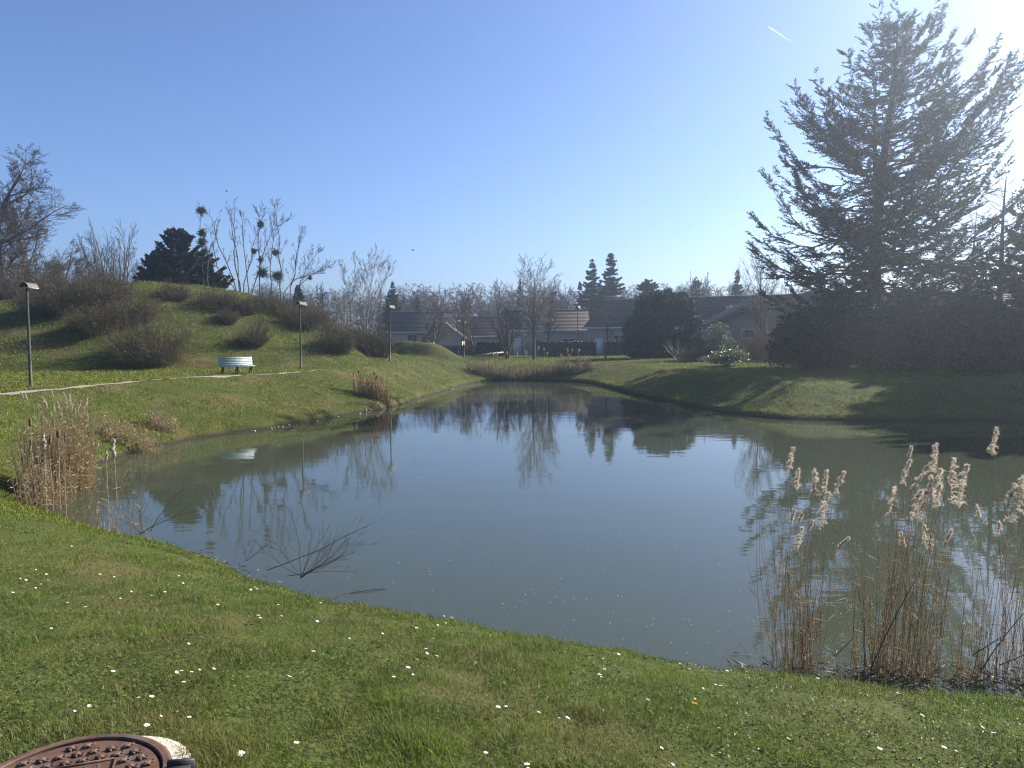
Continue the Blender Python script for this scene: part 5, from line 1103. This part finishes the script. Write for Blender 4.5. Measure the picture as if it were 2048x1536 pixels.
# low leafy rosettes in the lawn
m_ros = mat('weed_leaf', (0.035, 0.065, 0.012), (0.06, 0.10, 0.02), scale=6, rough=.5, trans=.3, tint=(0.12, 0.16, 0.04))
rs = np.random.RandomState(16); g = Geo(); n = 15000; r = 1.9 * (11 / 1.9) ** rs.rand(n); th = rs.uniform(-.8, .8, n); cl = wob(r * np.sin(th) + 3, r * np.cos(th), 1.9); k = cl > -.25; r, th = r[k], th[k]
x_, y_ = r * np.sin(th), r * np.cos(th); k = (sdist(x_, y_) > .4) & (np.hypot(x_ - MH[0], y_ - MH[1]) > .46); x_, y_, r = x_[k], y_[k], r[k]; n = len(x_)
x_ = np.repeat(x_, 4) + rs.normal(0, .02, n * 4); y_ = np.repeat(y_, 4) + rs.normal(0, .02, n * 4); P = np.stack([x_, y_, H(x_, y_) + rs.uniform(.008, .03, n * 4)], 1)
A = nrm(rs.normal(0, 1, P.shape) * [1, 1, .35]) * rs.uniform(.005, .013, (n * 4, 1)); B = nrm(np.cross(A, [0, 0, 1.]) + rs.normal(0, .2, P.shape)) * rs.uniform(.003, .006, (n * 4, 1))
g.leaves(P, A, B, 0, rs.rand(n * 4) ** 2); tag(g.build('weeds', m_ros), 'low clover and daisy leaves in the lawn', 'weeds', kind='stuff')
# floating specks, debris at the water line
rs = np.random.RandomState(17); g = Geo(); n = 420
u = rs.uniform(560, 1700, n); v = 1100 + 220 * rs.rand(n) ** .8 - rs.rand(n) ** 3 * 260; P = np.array([on(a, b_, WZ + .004) for a, b_ in zip(u, v)]); k = sdist(P[:, 0], P[:, 1]) < -.15; P = P[k]; n = len(P)
a = rs.uniform(0, 6.28, n); sz = rs.uniform(.0018, .005, n) * rs.choice([1, 1, 1.8], n); A = np.stack([np.cos(a), np.sin(a), 0 * a], 1) * sz[:, None]; B = np.stack([-np.sin(a), np.cos(a), 0 * a], 1) * (sz * .7)[:, None]
g.leaves(P, A, B); tag(g.build('floating_specks', m_petal), 'tiny pale specks of drift floating on the pond', 'drift', kind='stuff')
m_litter = mat('dead_litter', (0.085, 0.060, 0.040), (0.16, 0.12, 0.08), scale=20, tint=(0.34, 0.27, 0.18))
g = Geo(); n = 2600; i = rs.randint(0, len(shore), n); f = rs.rand(n)[:, None]; q = shore[i] * f + np.roll(shore, -1, 0)[i] * (1 - f); q = q[(q[:, 1] < 20) & (q[:, 0] < 12)]
q2 = np.stack([rs.uniform(2.4, 6.2, 1300), rs.normal(7.45, .2, 1300)], 1); q = np.concatenate([q, q2]); n = len(q); q = q + rs.normal(0, .10, q.shape); P = np.concatenate([q, np.maximum(H(q[:, 0], q[:, 1]), WZ)[:, None] + rs.uniform(.0, .04, (n, 1))], 1)
A = nrm(rs.normal(0, 1, P.shape) * [1, 1, .25]) * rs.uniform(.015, .07, (n, 1)); B = nrm(np.cross(A, rs.normal(0, 1, P.shape))) * rs.uniform(.003, .01, (n, 1)); g.leaves(P, A, B, 0, rs.rand(n) ** 2)
tag(g.build('litter', m_litter), 'dead leaves and broken stalks along the water line', 'litter', kind='stuff')
m_stone = mat('pale_stone', (0.22, 0.20, 0.16), (0.34, 0.31, 0.26), scale=9)
g = Geo(); n = 60; t_ = rs.rand(n); 
for u, v in zip(np.interp(t_, [0, .25, 1], [500, 720, 940]), np.interp(t_, [0, .25, 1], [863, 828, 766])):
    p = on(u, v + rs.normal(.5, .8), WZ); s_ = rs.uniform(.02, .055); b0 = Geo(); V = np.array([[x_, y_, z_] for x_ in (-1, 1) for y_ in (-1, 1) for z_ in (-.6, .6)]) * s_ * rs.uniform(.6, 1.2, (8, 3)); g.add(V + [p[0], p[1], max(Hz(p[0], p[1]), WZ) + .01], [[0, 1, 3, 2], [4, 6, 7, 5], [0, 4, 5, 1], [2, 3, 7, 6], [0, 2, 6, 4], [1, 5, 7, 3]])
tag(g.build('shore_gravel', m_stone), 'pale stones along the left water edge', 'stones', kind='stuff')

# ------------------------------------------------------------------ sky: contrail and birds
a, b_ = at(1537, 53, 5200), at(1592, 90, 5600); ax = b_ - a; n = 40; s_ = np.linspace(0, 1, n)
m_trail = bpy.data.materials.new('vapour'); m_trail.use_nodes = True; bb = m_trail.node_tree.nodes['Principled BSDF']; bb.inputs['Base Color'].default_value = (.9, .92, .95, 1); bb.inputs['Roughness'].default_value = 1
tr = m_trail.node_tree.nodes.new('ShaderNodeBsdfTranslucent'); tr.inputs[0].default_value = (.95, .96, .98, 1); m_trail.node_tree.links.new(tr.outputs[0], m_trail.node_tree.nodes['Material Output'].inputs[0])
g = Geo(); P = a + ax * s_[:, None] + np.random.RandomState(1).normal(0, .6, (n, 3)); g.tubes(P, np.interp(s_, [0, .08, .55, 1], [3.2, 5.5, 3.6, .3]), 8)
tag(g.build('contrail', m_trail), 'short white aircraft trail high in the sky beside the tall conifer', 'contrail')
m_bird = mat('bird_black', (0.01, 0.01, 0.01), (0.02, 0.02, 0.02), scale=9)
for (u, v, s_, lb) in ((826, 500, .55, 'small dark bird flying above the far wood'), (453, 382, .5, 'small dark bird flying high above the mistletoe trees')):
    c = at(u, v, 120); g = Geo(); ax_ = nrm(np.array([.8, .3, -.1])); sd = nrm(np.array([-.3, .8, .3])); 
    g.tubes([c - ax_ * s_ * .5, c - ax_ * s_ * .25, c, c + ax_ * s_ * .3, c + ax_ * s_ * .45], [.01, .06, .09, .06, .015], 8, tint=0)
    bd = g.build('bird', m_bird); tag(bd, lb, 'bird')
    for sg in (-1, 1):
        q0, q1, q2 = c + ax_ * .1 * s_, c + sd * sg * s_ * .45 + np.array([0, 0, .16 * s_]), c + sd * sg * s_ * .9 + np.array([0, 0, .05 * s_]) - ax_ * .25 * s_
        V = np.array([q0 + ax_ * .12 * s_, q0 - ax_ * .2 * s_, q1 - ax_ * .2 * s_, q1 + ax_ * .14 * s_, q2]); V = np.concatenate([V, V + [0, 0, .015]]); w_ = Geo(); w_.add(V, [[0, 1, 2, 3], [5, 8, 7, 6], [0, 5, 6, 1], [1, 6, 7, 2], [3, 8, 5, 0]]); w_.add(V, [[3, 2, 4], [8, 9, 7], [2, 7, 9], [2, 9, 4], [3, 4, 9], [3, 9, 8]])
        w_.build('wing', m_bird, bd)
# ------------------------------------------------------------------ haze
m_haze = bpy.data.materials.new('haze_air'); m_haze.use_nodes = True; nt = m_haze.node_tree; nt.nodes.remove(nt.nodes['Principled BSDF'])
pv = nt.nodes.new('ShaderNodeVolumePrincipled'); pv.inputs['Color'].default_value = (.76, .88, 1, 1); pv.inputs['Density'].default_value = 0.0016; pv.inputs['Anisotropy'].default_value = 0.80
nt.links.new(pv.outputs[0], nt.nodes['Material Output'].inputs['Volume'])
g = Geo(); g.box((0, 410, 12.0), (1300, 990, 34)); tag(g.build('haze', m_haze), 'thin sunlit air over the pond and lawns', 'haze', kind='stuff')
